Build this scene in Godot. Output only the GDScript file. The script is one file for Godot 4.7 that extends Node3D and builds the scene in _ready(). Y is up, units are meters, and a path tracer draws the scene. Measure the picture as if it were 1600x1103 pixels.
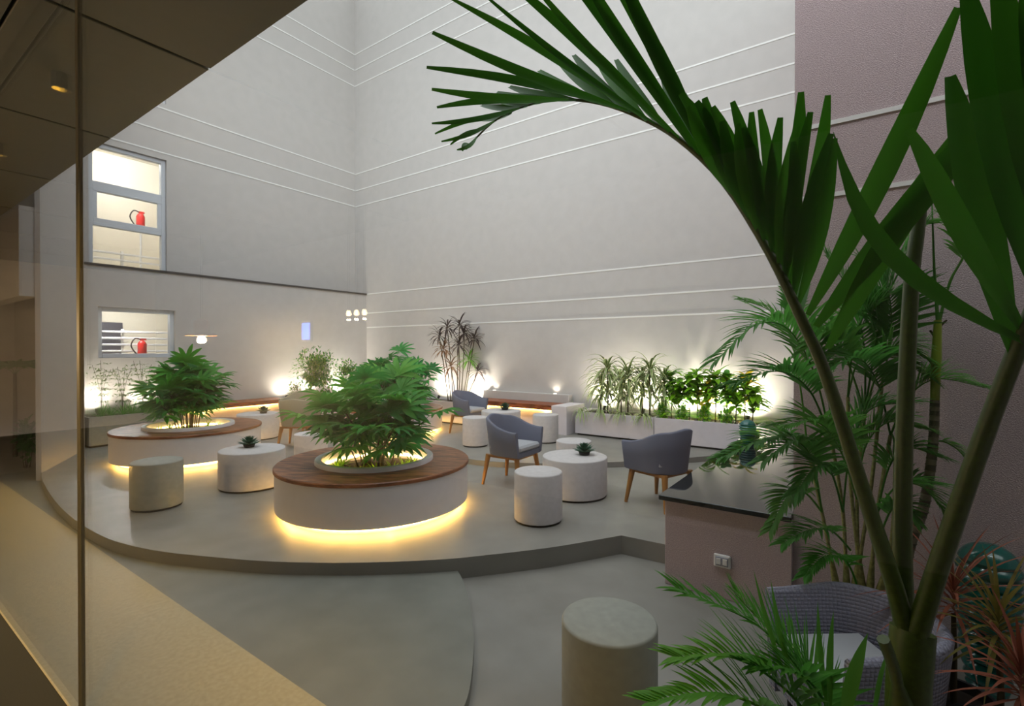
extends Node3D

# ---------------------------------------------------------------- camera numbers (photo taken as 1600 x 1103)
const FOC := 780.0
const EYE := 1.65
const YAW := 35.4
const FLOOR_P := 0.15      # first platform
const FLOOR_U := 0.22      # second platform
const FLOOR_M := 0.06      # disc step
var rng := RandomNumberGenerator.new()
var M := {}
var names := {}

func px(x: float, y: float, depth: float) -> Vector3:
	var k := (x - 800.0) / FOC
	var t := deg_to_rad(YAW)
	return Vector3((k * cos(t) - sin(t)) * depth, EYE - (y - 547.0) / FOC * depth, (-k * sin(t) - cos(t)) * depth)

func px_front(x: float, y: float, depth: float) -> Vector3:
	# as px, but kept clear of the stucco wall at z = -3.55
	var t := deg_to_rad(YAW)
	return px(x, y, minf(depth, 3.24 / ((x - 800.0) / FOC * sin(t) + cos(t))))

func px_y(x: float, y: float, height: float) -> Vector3:
	return px(x, y, (EYE - height) * FOC / (y - 547.0))

# ---------------------------------------------------------------- nodes
func numbered(called: String) -> String:
	if not names.has(called):
		names[called] = 0
		return called
	names[called] += 1
	return "%s_%03d" % [called, names[called]]

func tag(o: Node, label: String, category: String, group := "") -> Node:
	o.set_meta("label", label)
	o.set_meta("category", category)
	if group != "":
		o.set_meta("group", group)
	return o

func thing(called: String, label: String, category: String, at := Vector3.ZERO, turn := 0.0, group := "") -> Node3D:
	var o := Node3D.new()
	o.name = numbered(called)
	add_child(o)
	o.position = at
	o.rotation.y = turn
	tag(o, label, category, group)
	return o

func obj(called: String, mesh: Mesh, m: Material, parent: Node = null, at := Vector3.ZERO, turn := Vector3.ZERO) -> MeshInstance3D:
	var o := MeshInstance3D.new()
	o.name = numbered(called) if parent == null else called
	o.mesh = mesh
	o.material_override = m
	o.position = at
	o.rotation = turn
	if parent == null:
		add_child(o)
	else:
		parent.add_child(o, true)
	return o

func struct(called: String, mesh: Mesh, m: Material, at := Vector3.ZERO) -> MeshInstance3D:
	var o := obj(called, mesh, m, null, at)
	o.set_meta("kind", "structure")
	return o

# ---------------------------------------------------------------- mesh building
func begin() -> SurfaceTool:
	var st := SurfaceTool.new()
	st.begin(Mesh.PRIMITIVE_TRIANGLES)
	return st

func done(st: SurfaceTool) -> ArrayMesh:
	st.generate_normals()
	return st.commit()

func tri(st: SurfaceTool, a: Vector3, b: Vector3, c: Vector3) -> void:
	if (b - a).cross(c - a).length_squared() < 1e-16:
		return
	st.add_vertex(a)
	st.add_vertex(b)
	st.add_vertex(c)

func quad(st: SurfaceTool, a: Vector3, b: Vector3, c: Vector3, d: Vector3) -> void:
	tri(st, a, b, c)
	tri(st, a, c, d)

func add_box(st: SurfaceTool, lo: Vector3, hi: Vector3, bevel := 0.0) -> void:
	st.set_smooth_group(-1)
	if bevel <= 0.0:
		var v := []
		for i in 8:
			v.append(Vector3(hi.x if i & 1 else lo.x, hi.y if i & 2 else lo.y, hi.z if i & 4 else lo.z))
		quad(st, v[4], v[6], v[7], v[5])
		quad(st, v[1], v[3], v[2], v[0])
		quad(st, v[5], v[7], v[3], v[1])
		quad(st, v[0], v[2], v[6], v[4])
		quad(st, v[6], v[2], v[3], v[7])
		quad(st, v[0], v[4], v[5], v[1])
		return
	var b := bevel
	var ring := func(y: float, i: float) -> Array:
		return [Vector3(lo.x + i, y, lo.z + b), Vector3(lo.x + b, y, lo.z + i), Vector3(hi.x - b, y, lo.z + i), Vector3(hi.x - i, y, lo.z + b), Vector3(hi.x - i, y, hi.z - b), Vector3(hi.x - b, y, hi.z - i), Vector3(lo.x + b, y, hi.z - i), Vector3(lo.x + i, y, hi.z - b)]
	var rings := [ring.call(lo.y, b), ring.call(lo.y + b, 0.0), ring.call(hi.y - b, 0.0), ring.call(hi.y, b)]
	for r in 3:
		for i in 8:
			var j := (i + 1) % 8
			quad(st, rings[r][i], rings[r][j], rings[r + 1][j], rings[r + 1][i])
	for i in range(1, 7):
		tri(st, rings[3][0], rings[3][i], rings[3][i + 1])
		tri(st, rings[0][0], rings[0][i + 1], rings[0][i])

func box(size: Vector3, bevel := 0.0, base := true) -> ArrayMesh:
	var st := begin()
	var lo := Vector3(-size.x / 2, 0.0 if base else -size.y / 2, -size.z / 2)
	add_box(st, lo, lo + size, bevel)
	return done(st)

func span(lo: Vector3, hi: Vector3, bevel := 0.0) -> ArrayMesh:
	var st := begin()
	add_box(st, Vector3(minf(lo.x, hi.x), minf(lo.y, hi.y), minf(lo.z, hi.z)), Vector3(maxf(lo.x, hi.x), maxf(lo.y, hi.y), maxf(lo.z, hi.z)), bevel)
	return done(st)

func add_lathe(st: SurfaceTool, profile: Array, seg := 48, centre := Vector3.ZERO, squash := 1.0) -> void:
	var group := 1
	for i in profile.size() - 1:
		var p: Vector2 = profile[i]
		var q: Vector2 = profile[i + 1]
		if i > 0:
			var o: Vector2 = profile[i - 1]
			if absf((p - o).angle_to(q - p)) > 0.75:
				group += 1
		st.set_smooth_group(group)
		for s in seg:
			var a0 := TAU * s / seg
			var a1 := TAU * (s + 1) / seg
			var c0 := Vector3(cos(a0), 0, sin(a0) * squash)
			var c1 := Vector3(cos(a1), 0, sin(a1) * squash)
			var up0 := Vector3(0, p.y, 0) + centre
			var up1 := Vector3(0, q.y, 0) + centre
			quad(st, c1 * p.x + up0, c1 * q.x + up1, c0 * q.x + up1, c0 * p.x + up0)

func lathe(profile: Array, seg := 48) -> ArrayMesh:
	var st := begin()
	add_lathe(st, profile, seg)
	return done(st)

func add_tube(st: SurfaceTool, pts: Array, radii: Array, sides := 8) -> void:
	st.set_smooth_group(0)
	var rings := []
	var side := Vector3.ZERO
	for i in pts.size():
		var t: Vector3 = (pts[mini(i + 1, pts.size() - 1)] - pts[maxi(i - 1, 0)]).normalized()
		if side == Vector3.ZERO:
			side = t.cross(Vector3.UP if absf(t.y) < 0.9 else Vector3.RIGHT).normalized()
		else:
			side = (side - t * side.dot(t)).normalized()
		var other := t.cross(side)
		var ring := []
		for s in sides:
			var a := TAU * s / sides
			ring.append(pts[i] + (side * cos(a) + other * sin(a)) * radii[mini(i, radii.size() - 1)])
		rings.append(ring)
	for i in pts.size() - 1:
		for s in sides:
			var n := (s + 1) % sides
			quad(st, rings[i][s], rings[i][n], rings[i + 1][n], rings[i + 1][s])
	st.set_smooth_group(-1)
	for s in range(1, sides - 1):
		tri(st, rings[0][0], rings[0][s + 1], rings[0][s])
		tri(st, rings[-1][0], rings[-1][s], rings[-1][s + 1])

func tube(pts: Array, radii: Array, sides := 8) -> ArrayMesh:
	var st := begin()
	add_tube(st, pts, radii, sides)
	return done(st)

func slab(points: PackedVector2Array, y0: float, y1: float, smooth_side := true) -> ArrayMesh:
	# a floor plate: outline in x and z, with its riser all the way round
	var st := begin()
	if not Geometry2D.is_polygon_clockwise(points):
		points.reverse()
	var idx := Geometry2D.triangulate_polygon(points)
	st.set_smooth_group(-1)
	for i in range(0, idx.size(), 3):
		var a := points[idx[i]]
		var b := points[idx[i + 1]]
		var c := points[idx[i + 2]]
		if (b - a).cross(c - a) < 0.0:
			var h := b
			b = c
			c = h
		tri(st, Vector3(a.x, y1, a.y), Vector3(b.x, y1, b.y), Vector3(c.x, y1, c.y))
		tri(st, Vector3(a.x, y0, a.y), Vector3(c.x, y0, c.y), Vector3(b.x, y0, b.y))
	var group := 2
	for i in points.size():
		var o := points[(i + points.size() - 1) % points.size()]
		var a := points[i]
		var b := points[(i + 1) % points.size()]
		if not smooth_side or absf((a - o).angle_to(b - a)) > 0.5:
			group += 1
		st.set_smooth_group(group)
		quad(st, Vector3(a.x, y0, a.y), Vector3(b.x, y0, b.y), Vector3(b.x, y1, b.y), Vector3(a.x, y1, a.y))
	return done(st)

func curve2(points: Array, steps := 6) -> PackedVector2Array:
	var out := PackedVector2Array()
	for i in points.size() - 1:
		var p0: Vector2 = points[maxi(i - 1, 0)]
		var p1: Vector2 = points[i]
		var p2: Vector2 = points[i + 1]
		var p3: Vector2 = points[mini(i + 2, points.size() - 1)]
		for s in steps:
			out.append(p1.cubic_interpolate(p2, p0, p3, float(s) / steps))
	out.append(points[-1])
	return out

func curve3(points: Array, steps := 4) -> Array:
	var out := []
	for i in points.size() - 1:
		var p0: Vector3 = points[maxi(i - 1, 0)]
		var p1: Vector3 = points[i]
		var p2: Vector3 = points[i + 1]
		var p3: Vector3 = points[mini(i + 2, points.size() - 1)]
		for s in steps:
			out.append(p1.cubic_interpolate(p2, p0, p3, float(s) / steps))
	out.append(points[-1])
	return out

# a leaf along a bent line: widest at `belly` of its length, folded along its midrib
func add_leaf(st: SurfaceTool, line: Array, width: float, facing: Vector3, fold := 0.25, belly := 0.35, blunt := 0.0, mid_col := Color.WHITE, edge_col := Color.WHITE, margin := false) -> void:
	st.set_smooth_group(0)
	var n := line.size()
	var rows := []
	for i in n:
		var t := float(i) / (n - 1)
		var dir: Vector3 = (line[mini(i + 1, n - 1)] - line[maxi(i - 1, 0)]).normalized()
		var side := dir.cross(facing)
		side = side.normalized() if side.length() > 0.05 else dir.cross(Vector3(0.3, 0.2, 1)).normalized()
		var up := side.cross(dir).normalized()
		var w := 0.0
		if t < belly:
			w = lerpf(0.25, 1.0, sin(t / belly * PI / 2))
		else:
			w = lerpf(blunt, 1.0, cos((t - belly) / (1.0 - belly) * PI / 2) if blunt < 0.3 else 1.0 - pow((t - belly) / (1.0 - belly), 2.0))
		w *= width * 0.5
		var c: Vector3 = line[i]
		if margin:
			rows.append([c - side * w + up * w * fold, c - side * w * 0.45 + up * w * fold * 0.45, c, c + side * w * 0.45 + up * w * fold * 0.45, c + side * w + up * w * fold])
		else:
			rows.append([c - side * w + up * w * fold, c, c + side * w + up * w * fold])
	for i in n - 1:
		var m: int = rows[i].size()
		for j in m - 1:
			var edge := margin and (j == 0 or j == m - 2)
			if margin:
				st.set_color(edge_col if edge else mid_col)
			quad(st, rows[i][j], rows[i + 1][j], rows[i + 1][j + 1], rows[i][j + 1])

func bent(from: Vector3, dir: Vector3, length: float, droop: float, steps := 4) -> Array:
	var out := []
	var d := dir.normalized()
	var p := from
	for i in steps + 1:
		out.append(p)
		p += d * (length / steps)
		d = (d + Vector3.DOWN * droop / steps).normalized()
	return out

func around(angle: float, lift: float) -> Vector3:
	return Vector3(cos(angle) * cos(lift), sin(lift), sin(angle) * cos(lift))

# ---------------------------------------------------------------- materials
func noise_tex(freq: float, octaves: int, dark: Color, light: Color, sd: int, side := 512) -> NoiseTexture2D:
	var n := FastNoiseLite.new()
	n.seed = sd
	n.frequency = freq
	n.fractal_octaves = octaves
	var t := NoiseTexture2D.new()
	t.width = side
	t.height = side
	t.seamless = true
	t.noise = n
	var g := Gradient.new()
	g.set_color(0, dark)
	g.set_color(1, light)
	t.color_ramp = g
	return t

func mat(c: Color, rough := 0.8, spec := 0.5) -> StandardMaterial3D:
	var m := StandardMaterial3D.new()
	m.albedo_color = c
	m.roughness = rough
	m.metallic_specular = spec
	return m

func tri_mat(c: Color, rough: float, tex: Texture2D, size: float, bump: Texture2D = null, bump_cm := 0.0, world := true) -> StandardMaterial3D:
	var m := mat(c, rough)
	m.albedo_texture = tex
	m.uv1_triplanar = true
	m.uv1_world_triplanar = world
	m.uv1_scale = Vector3.ONE / size
	if bump:
		m.heightmap_enabled = true
		m.heightmap_texture = bump
		m.heightmap_scale = bump_cm
	return m

func glow(c: Color, strength: float) -> StandardMaterial3D:
	var m := mat(c, 0.6)
	m.emission_enabled = true
	m.emission = c
	m.emission_energy_multiplier = strength
	return m

func leaf_mat(c: Color, rough := 0.45, through := 0.35, vertex := false) -> StandardMaterial3D:
	var m := mat(c, rough, 0.28)
	m.backlight_enabled = true
	var top := maxf(c.r, maxf(c.g, c.b))
	m.backlight = Color(c.r / top * through * 1.5, c.g / top * through * 1.5, c.b / top * through * 1.5)
	m.cull_mode = BaseMaterial3D.CULL_DISABLED
	m.vertex_color_use_as_albedo = vertex
	return m

func wood_tex() -> ImageTexture:
	var im := Image.create(512, 512, false, Image.FORMAT_RGB8)
	var n := FastNoiseLite.new()
	n.seed = 5
	n.frequency = 1.0
	n.fractal_octaves = 3
	for y in 512:
		for x in 512:
			var u := sin(TAU * x / 512.0)
			var v := cos(TAU * x / 512.0)
			var g := n.get_noise_3d(u * 0.5, v * 0.5, y * 0.045)
			var fine := n.get_noise_3d(u * 2.0, v * 2.0, y * 0.2 + 90.0)
			var a := clampf(0.5 + g * 1.1 + fine * 0.5, 0.0, 1.0)
			im.set_pixel(x, y, Color(0.36, 0.21, 0.125).lerp(Color(0.68, 0.46, 0.31), a))
	return ImageTexture.create_from_image(im)

func weave_tex(n: int, round_ := 0.5) -> ImageTexture:
	# height of a plain weave: strands over and under
	var im := Image.create(256, 256, false, Image.FORMAT_L8)
	for y in 256:
		for x in 256:
			var u := x / 256.0 * n
			var v := y / 256.0 * n
			var over := (int(u) + int(v)) % 2 == 0
			var a := sin(fmod(u, 1.0) * PI)
			var b := sin(fmod(v, 1.0) * PI)
			var h := pow(b, round_) * (0.55 + 0.45 * a) if over else pow(a, round_) * (0.55 + 0.45 * b)
			im.set_pixel(x, y, Color(h, h, h))
	return ImageTexture.create_from_image(im)

func make_materials() -> void:
	var speck := noise_tex(0.12, 4, Color(0.86, 0.86, 0.86), Color(1, 1, 1), 3)
	var cloud := noise_tex(0.012, 5, Color(0.90, 0.90, 0.895), Color(1, 1, 1), 7)
	var relief := noise_tex(0.2, 4, Color.BLACK, Color.WHITE, 11)
	var soft := noise_tex(0.02, 5, Color(0.965, 0.965, 0.965), Color(1, 1, 1), 13)
	M.floor = tri_mat(Color(0.565, 0.555, 0.53), 0.42, cloud, 2.6)
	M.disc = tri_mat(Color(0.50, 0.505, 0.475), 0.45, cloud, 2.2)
	M.stone_strip = tri_mat(Color(0.74, 0.69, 0.55), 0.5, noise_tex(0.05, 4, Color(0.9, 0.89, 0.86), Color(1, 1, 1), 17), 0.9)
	M.carpet = tri_mat(Color(0.20, 0.20, 0.19), 0.95, speck, 0.4)
	M.wall = tri_mat(Color(0.745, 0.73, 0.72), 0.85, soft, 3.0)
	M.stucco = tri_mat(Color(0.80, 0.735, 0.745), 0.92, noise_tex(0.16, 4, Color(0.82, 0.81, 0.81), Color(1, 1, 1), 19), 0.8, relief, 0.35)
	M.stripe = mat(Color(0.88, 0.88, 0.87), 0.7)
	M.coping = mat(Color(0.27, 0.25, 0.24), 0.6)
	M.soffit = tri_mat(Color(0.45, 0.43, 0.36), 0.55, soft, 1.6)
	M.joint = mat(Color(0.07, 0.065, 0.05), 0.8)
	M.cream = mat(Color(0.86, 0.83, 0.76), 0.8)
	M.white = tri_mat(Color(0.87, 0.86, 0.87), 0.5, soft, 1.2)
	M.white_box = tri_mat(Color(0.84, 0.82, 0.84), 0.5, soft, 1.5)
	M.frame = mat(Color(0.78, 0.80, 0.83), 0.4)
	M.concrete = tri_mat(Color(0.79, 0.775, 0.775), 0.7, noise_tex(0.02, 5, Color(0.92, 0.92, 0.92), Color(1, 1, 1), 23), 0.7, null, 0.0, false)
	M.concrete_dark_shaded = tri_mat(Color(0.62, 0.625, 0.59), 0.6, noise_tex(0.02, 5, Color(0.9, 0.9, 0.9), Color(1, 1, 1), 29), 0.7, null, 0.0, false)  # darker copy of concrete; on the stools its tone stands for dim light
	M.foot = mat(Color(0.13, 0.12, 0.11), 0.8)
	var wood := wood_tex()
	M.wood = tri_mat(Color(0.98, 0.95, 0.92), 0.42, wood, 0.8, null, 0.0, false)
	M.bench_wood = tri_mat(Color(1.0, 0.80, 0.62), 0.45, wood, 0.8, null, 0.0, false)
	M.leg_wood = tri_mat(Color(0.68, 0.48, 0.24), 0.5, noise_tex(0.05, 3, Color(0.8, 0.76, 0.7), Color(1, 1, 1), 43), 0.2, null, 0.0, false)
	M.fabric = tri_mat(Color(0.445, 0.46, 0.53), 0.9, speck, 0.25, null, 0.0, false)
	M.fabric_warm_tint = tri_mat(Color(0.60, 0.58, 0.49), 0.9, speck, 0.25, null, 0.0, false)  # chair fabric with warm light and reflection put into its colour
	M.cushion = tri_mat(Color(0.70, 0.71, 0.73), 0.9, speck, 0.2, null, 0.0, false)
	M.wicker = tri_mat(Color(0.58, 0.58, 0.65), 0.55, speck, 0.13, weave_tex(8, 0.8), 0.5, false)
	M.granite = mat(Color(0.09, 0.11, 0.11), 0.03, 0.5)
	M.soil = tri_mat(Color(0.24, 0.16, 0.10), 0.95, noise_tex(0.15, 4, Color(0.5, 0.5, 0.5), Color(1, 1, 1), 31), 0.3, relief, 1.2)
	M.led = glow(Color(1.0, 0.80, 0.42), 14.0)
	M.led_soft = glow(Color(1.0, 0.84, 0.55), 8.0)
	M.lens = glow(Color(1.0, 0.97, 0.90), 1.2)
	M.tube_lamp = glow(Color(0.96, 0.98, 1.0), 3.0)
	M.black = mat(Color(0.06, 0.06, 0.06), 0.5)
	M.pot = mat(Color(0.10, 0.10, 0.11), 0.45)
	M.pot_grey = tri_mat(Color(0.50, 0.47, 0.45), 0.8, speck, 0.4)
	M.teal = mat(Color(0.0, 0.36, 0.33), 0.12, 0.6)
	M.red = mat(Color(0.78, 0.10, 0.08), 0.35)
	M.plastic = mat(Color(0.88, 0.88, 0.88), 0.4)
	M.socket_face = mat(Color(0.62, 0.63, 0.68), 0.3)
	var g := StandardMaterial3D.new()
	g.transparency = BaseMaterial3D.TRANSPARENCY_ALPHA
	g.albedo_color = Color(0.85, 0.93, 0.88, 0.0)
	g.roughness = 0.0
	M.glass = g
	M.silicone = mat(Color(0.55, 0.52, 0.42), 0.35)
	M.rhapis = [leaf_mat(Color(0.19, 0.46, 0.15), 0.5), leaf_mat(Color(0.27, 0.55, 0.17), 0.5), leaf_mat(Color(0.14, 0.39, 0.17), 0.5)]
	M.rhapis_deep = [leaf_mat(Color(0.13, 0.46, 0.20)), leaf_mat(Color(0.18, 0.54, 0.22)), leaf_mat(Color(0.11, 0.38, 0.19))]
	M.cane = mat(Color(0.27, 0.24, 0.13), 0.8)
	M.palm = [leaf_mat(Color(0.17, 0.37, 0.07), 0.5, 0.3), leaf_mat(Color(0.21, 0.43, 0.09), 0.5, 0.32), leaf_mat(Color(0.14, 0.32, 0.06), 0.5, 0.28)]
	M.palm_stem = tri_mat(Color(0.27, 0.37, 0.09), 0.4, noise_tex(0.03, 4, Color(0.75, 0.72, 0.6), Color(1, 1, 1), 37), 0.3, null, 0.0, false)
	M.areca = [leaf_mat(Color(0.24, 0.44, 0.17), 0.45, 0.4), leaf_mat(Color(0.30, 0.50, 0.20), 0.45, 0.4), leaf_mat(Color(0.20, 0.38, 0.15), 0.45, 0.4)]
	M.areca_cane = tri_mat(Color(0.66, 0.68, 0.44), 0.6, noise_tex(0.02, 4, Color(0.62, 0.60, 0.5), Color(1, 1, 1), 41), 0.3, null, 0.0, false)
	M.ring_pale = mat(Color(0.52, 0.50, 0.42), 0.7)
	M.ring_dark = mat(Color(0.34, 0.33, 0.25), 0.7)
	M.shaft = mat(Color(0.52, 0.60, 0.16), 0.4)
	M.shrub = leaf_mat(Color(0.18, 0.38, 0.16))
	M.shrub_light = leaf_mat(Color(0.34, 0.56, 0.14))
	M.bamboo = leaf_mat(Color(0.33, 0.42, 0.20))
	M.grass = leaf_mat(Color(0.30, 0.58, 0.18))
	M.lime = leaf_mat(Color(0.55, 0.74, 0.15))
	M.cordyline = leaf_mat(Color(0.20, 0.17, 0.17), 0.5, 0.2)
	M.cordyline_rust = leaf_mat(Color(0.42, 0.30, 0.20), 0.5, 0.3)
	M.variegated = leaf_mat(Color.WHITE, 0.45, 0.35, true)
	M.croton = leaf_mat(Color(0.45, 0.66, 0.10))
	M.croton_dark = leaf_mat(Color(0.24, 0.50, 0.12))
	M.croton_yellow = leaf_mat(Color(0.90, 0.80, 0.16))
	M.succulent = leaf_mat(Color(0.24, 0.37, 0.29), 0.5, 0.1)
	M.red_leaf = leaf_mat(Color(0.50, 0.29, 0.22), 0.5, 0.2)
	M.red_leaf_green = leaf_mat(Color(0.36, 0.33, 0.15), 0.5, 0.3)
	M.shade = mat(Color(0.72, 0.55, 0.40), 0.5)
	M.screen = glow(Color(0.35, 0.45, 1.0), 5.0)
	M.bulb = glow(Color(1.0, 0.88, 0.68), 7.0)
	M.lens_dim = glow(Color(1.0, 0.84, 0.55), 1.0)

# ---------------------------------------------------------------- lamps
func omni(parent: Node, at: Vector3, c: Color, energy: float, size := 0.05) -> void:
	var l := OmniLight3D.new()
	l.name = "lamp_light"
	l.light_color = c
	l.light_energy = energy
	l.light_size = size
	l.omni_range = 30.0
	l.omni_attenuation = 2.0
	l.shadow_enabled = true
	parent.add_child(l, true)
	l.position = at

func spot(parent: Node, at: Vector3, towards: Vector3, c: Color, energy: float, angle: float, size := 0.04) -> void:
	var l := SpotLight3D.new()
	l.name = "spot_light"
	l.light_color = c
	l.light_energy = energy
	l.light_size = size
	l.spot_angle = angle
	l.spot_angle_attenuation = 1.0
	l.spot_range = 30.0
	l.spot_attenuation = 2.0
	l.shadow_enabled = true
	parent.add_child(l, true)
	l.position = at
	var up := Vector3.UP if absf(towards.normalized().y) < 0.98 else Vector3.RIGHT
	l.basis = Basis.looking_at(towards, up)

func uplight(at: Vector3, towards: Vector3, energy: float, label: String, angle := 84.0) -> void:
	var t := thing("garden_uplight", label, "spotlight", at, 0.0, "uplights in the planters")
	var dir := towards.normalized()
	obj("spike", tube([Vector3(0, -0.03, 0), Vector3(0, 0.06, 0)], [0.006], 6), M.black, t)
	obj("housing", tube([Vector3(0, 0.06, 0), Vector3(0, 0.06, 0) + dir * 0.07], [0.026, 0.032], 12), M.black, t)
	obj("lamp_lens", tube([Vector3(0, 0.06, 0) + dir * 0.068, Vector3(0, 0.06, 0) + dir * 0.073], [0.028], 12), M.lens, t)
	spot(t, Vector3(0, 0.06, 0) + dir * 0.085, dir, Color(1.0, 0.96, 0.88), energy, angle)

# ---------------------------------------------------------------- the setting
func wall_with_openings(x0: float, x1: float, z0: float, z1: float, y0: float, y1: float, holes: Array, above := []) -> ArrayMesh:
	# a wall along z between z0 < z1; holes are [z0, z1, y0, y1], given by rising z and not overlapping
	var st := begin()
	var z := z0
	for h in holes:
		add_box(st, Vector3(x0, y0, z), Vector3(x1, y1, h[0]))
		if h[2] > y0:
			add_box(st, Vector3(x0, y0, h[0]), Vector3(x1, h[2], h[1]))
		var low: float = h[3]
		for u in above:
			add_box(st, Vector3(x0, low, h[0]), Vector3(x1, u[0], h[1]))
			low = u[1]
		if low < y1:
			add_box(st, Vector3(x0, low, h[0]), Vector3(x1, y1, h[1]))
		z = h[1]
	add_box(st, Vector3(x0, y0, z), Vector3(x1, y1, z1))
	return done(st)

func build_shell() -> void:
	# ground and floors
	struct("floor", span(Vector3(-14, -0.2, -8.45), Vector3(6, 0, -0.62)), M.floor)
	var edge := [Vector2(-9.9, -2.5), Vector2(-8.75, -1.85), Vector2(-8.187, -1.63), Vector2(-7.30, -1.49), Vector2(-6.36, -1.39), Vector2(-5.59, -1.35), Vector2(-4.98, -1.365), Vector2(-4.61, -1.42), Vector2(-4.286, -1.51), Vector2(-4.016, -1.618), Vector2(-3.536, -1.84), Vector2(-3.137, -2.08), Vector2(-2.778, -2.35), Vector2(-2.447, -2.65), Vector2(-2.264, -2.863), Vector2(-2.08, -3.09), Vector2(-1.895, -3.344), Vector2(-1.615, -3.80)]
	var outline := curve2(edge, 4)
	outline.append_array(PackedVector2Array([Vector2(-1.1, -3.83), Vector2(-1.1, -8.2), Vector2(-10.4, -8.2), Vector2(-10.4, -2.5)]))
	struct("floor_platform", slab(outline, -0.02, FLOOR_P), M.floor)
	var up := curve2([Vector2(-5.95, -8.2), Vector2(-5.9, -7.3), Vector2(-5.62, -6.0), Vector2(-5.09, -5.33), Vector2(-4.6, -5.06), Vector2(-4.0, -5.05), Vector2(-3.3, -5.38), Vector2(-2.69, -5.89), Vector2(-2.2, -6.42), Vector2(-1.72, -7.05), Vector2(-1.3, -7.7)], 5)
	up.append_array(PackedVector2Array([Vector2(-1.15, -8.2)]))
	struct("floor_upper_platform", slab(up, 0.1, FLOOR_U), M.floor)
	var disc := curve2([Vector2(-2.5, -2.72), Vector2(-2.43, -2.715), Vector2(-2.289, -2.623), Vector2(-2.079, -2.444), Vector2(-1.842, -2.205), Vector2(-1.72, -2.064), Vector2(-1.562, -1.856), Vector2(-1.465, -1.696), Vector2(-1.41, -1.5), Vector2(-1.40, -1.31)], 4)
	disc.append_array(PackedVector2Array([Vector2(-9.0, -1.31), Vector2(-9.0, -1.75), Vector2(-5.0, -1.75)]))
	struct("floor_disc_step", slab(disc, -0.02, FLOOR_M), M.disc)
	struct("floor_stone_strip", span(Vector3(-13, -0.02, -1.33), Vector3(3.0, FLOOR_M + 0.002, -0.66)), M.stone_strip)
	struct("floor_indoor", span(Vector3(-13, -0.1, -0.66), Vector3(3.0, FLOOR_M, 3.4)), M.carpet)

	# left: tall wall with window opening, lower wall in front of it
	var wl := struct("wall_left", wall_with_openings(-11.05, -10.75, -8.45, -1.7, 2.9, 11.0, [[-3.91, -2.75, 2.98, 5.22]], [[6.27, 8.2]]), M.wall)
	var heights := [5.34, 5.75, 6.17, 8.42, 8.83, 9.23]
	for h in heights:
		obj("stripe", span(Vector3(-10.752, h - 0.013, -8.14), Vector3(-10.742, h + 0.013, -2.35)), M.stripe, wl)
	struct("wall_left_lower", wall_with_openings(-10.6, -10.3, -8.15, -2.3, 0.0, 3.04, [[-3.88, -2.75, 1.52, 2.37]]), M.wall)
	struct("trim_1", span(Vector3(-10.76, 3.04, -8.14), Vector3(-10.27, 3.075, -2.35)), M.coping)
	# the slanting return wall, and the dark doorway beside it
	var a := Vector2(-8.2, -1.63)
	var b := Vector2(-9.62, -2.40)
	var n := (b - a).orthogonal().normalized() * 0.2
	if n.y > 0.0:
		n = -n
	var back := -n
	var ret := PackedVector2Array([a, b, Vector2(-10.32, -2.45), Vector2(-10.76, -2.45), Vector2(-10.76, -2.3), b + back * 0.5, a + back * 0.25])
	struct("wall_return", slab(ret, 0.0, 6.6, false), M.wall)
	struct("wall_entry", span(Vector3(-13.5, 2.3, -1.62), Vector3(-8.24, 3.38, -1.45)), M.wall)
	struct("wall_entry_back", span(Vector3(-13.5, 0.0, -2.34), Vector3(-10.8, 2.9, -2.28)), M.wall)
	struct("wall_entry_end", span(Vector3(-13.5, 0.0, -2.34), Vector3(-13.35, 3.3, -1.0)), M.wall)
	struct("ceiling_entry", span(Vector3(-13.5, 2.9, -2.34), Vector3(-9.5, 3.0, -1.5)), M.wall)

	# far wall and the block on the right
	var wf := struct("wall_back", span(Vector3(-11.05, 0, -8.45), Vector3(0.2, 11, -8.15)), M.wall)
	for h in [2.22, 2.58, 3.06, 5.33, 5.74, 6.16, 8.42, 8.83, 9.23]:
		obj("stripe", span(Vector3(-10.74 if h > 4.0 else -10.28, h - 0.013, -8.152), Vector3(-0.4, h + 0.013, -8.142)), M.stripe, wf)
	var wr := struct("wall_right", span(Vector3(-0.37, 0, -3.85), Vector3(6, 7.0, -3.55)), M.stucco)
	for h in [2.58, 3.01]:
		obj("stripe", span(Vector3(-0.368, h - 0.013, -3.552), Vector3(6, h + 0.013, -3.542)), M.stripe, wr)
	struct("wall_right_side", span(Vector3(-0.37, 0, -8.2), Vector3(-0.07, 7.0, -3.8)), M.stucco)
	struct("wall_end", span(Vector3(5.0, 0, -3.6), Vector3(5.3, 6.6, 3.4)), M.stucco)
	# the building the photographer stands in: facade over the soffit, ceiling, room
	struct("wall_front", span(Vector3(-13.5, 3.44, -1.43), Vector3(5.2, 6.6, -1.13)), M.wall)
	var so := struct("ceiling", span(Vector3(-13.5, 3.40, -1.42), Vector3(5.2, 3.5, 3.4)), M.joint)
	var x := -13.61
	while x < 4.0:
		obj("soffit_panel", span(Vector3(x + 0.012, 3.37, -1.43), Vector3(x + 1.72 - 0.012, 3.41, -0.60), 0.004), M.soffit, so)
		obj("ceiling_panel", span(Vector3(x + 0.012, 3.37, -0.585), Vector3(x + 1.72 - 0.012, 3.41, 3.3), 0.004), M.soffit, so)
		x += 1.72
	struct("wall_room", span(Vector3(-13.5, 0, 3.3), Vector3(5.2, 3.4, 3.5)), M.wall)
	struct("wall_room_end", span(Vector3(-13.6, 0, -1.0), Vector3(-13.4, 3.4, 3.4)), M.wall)

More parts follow.
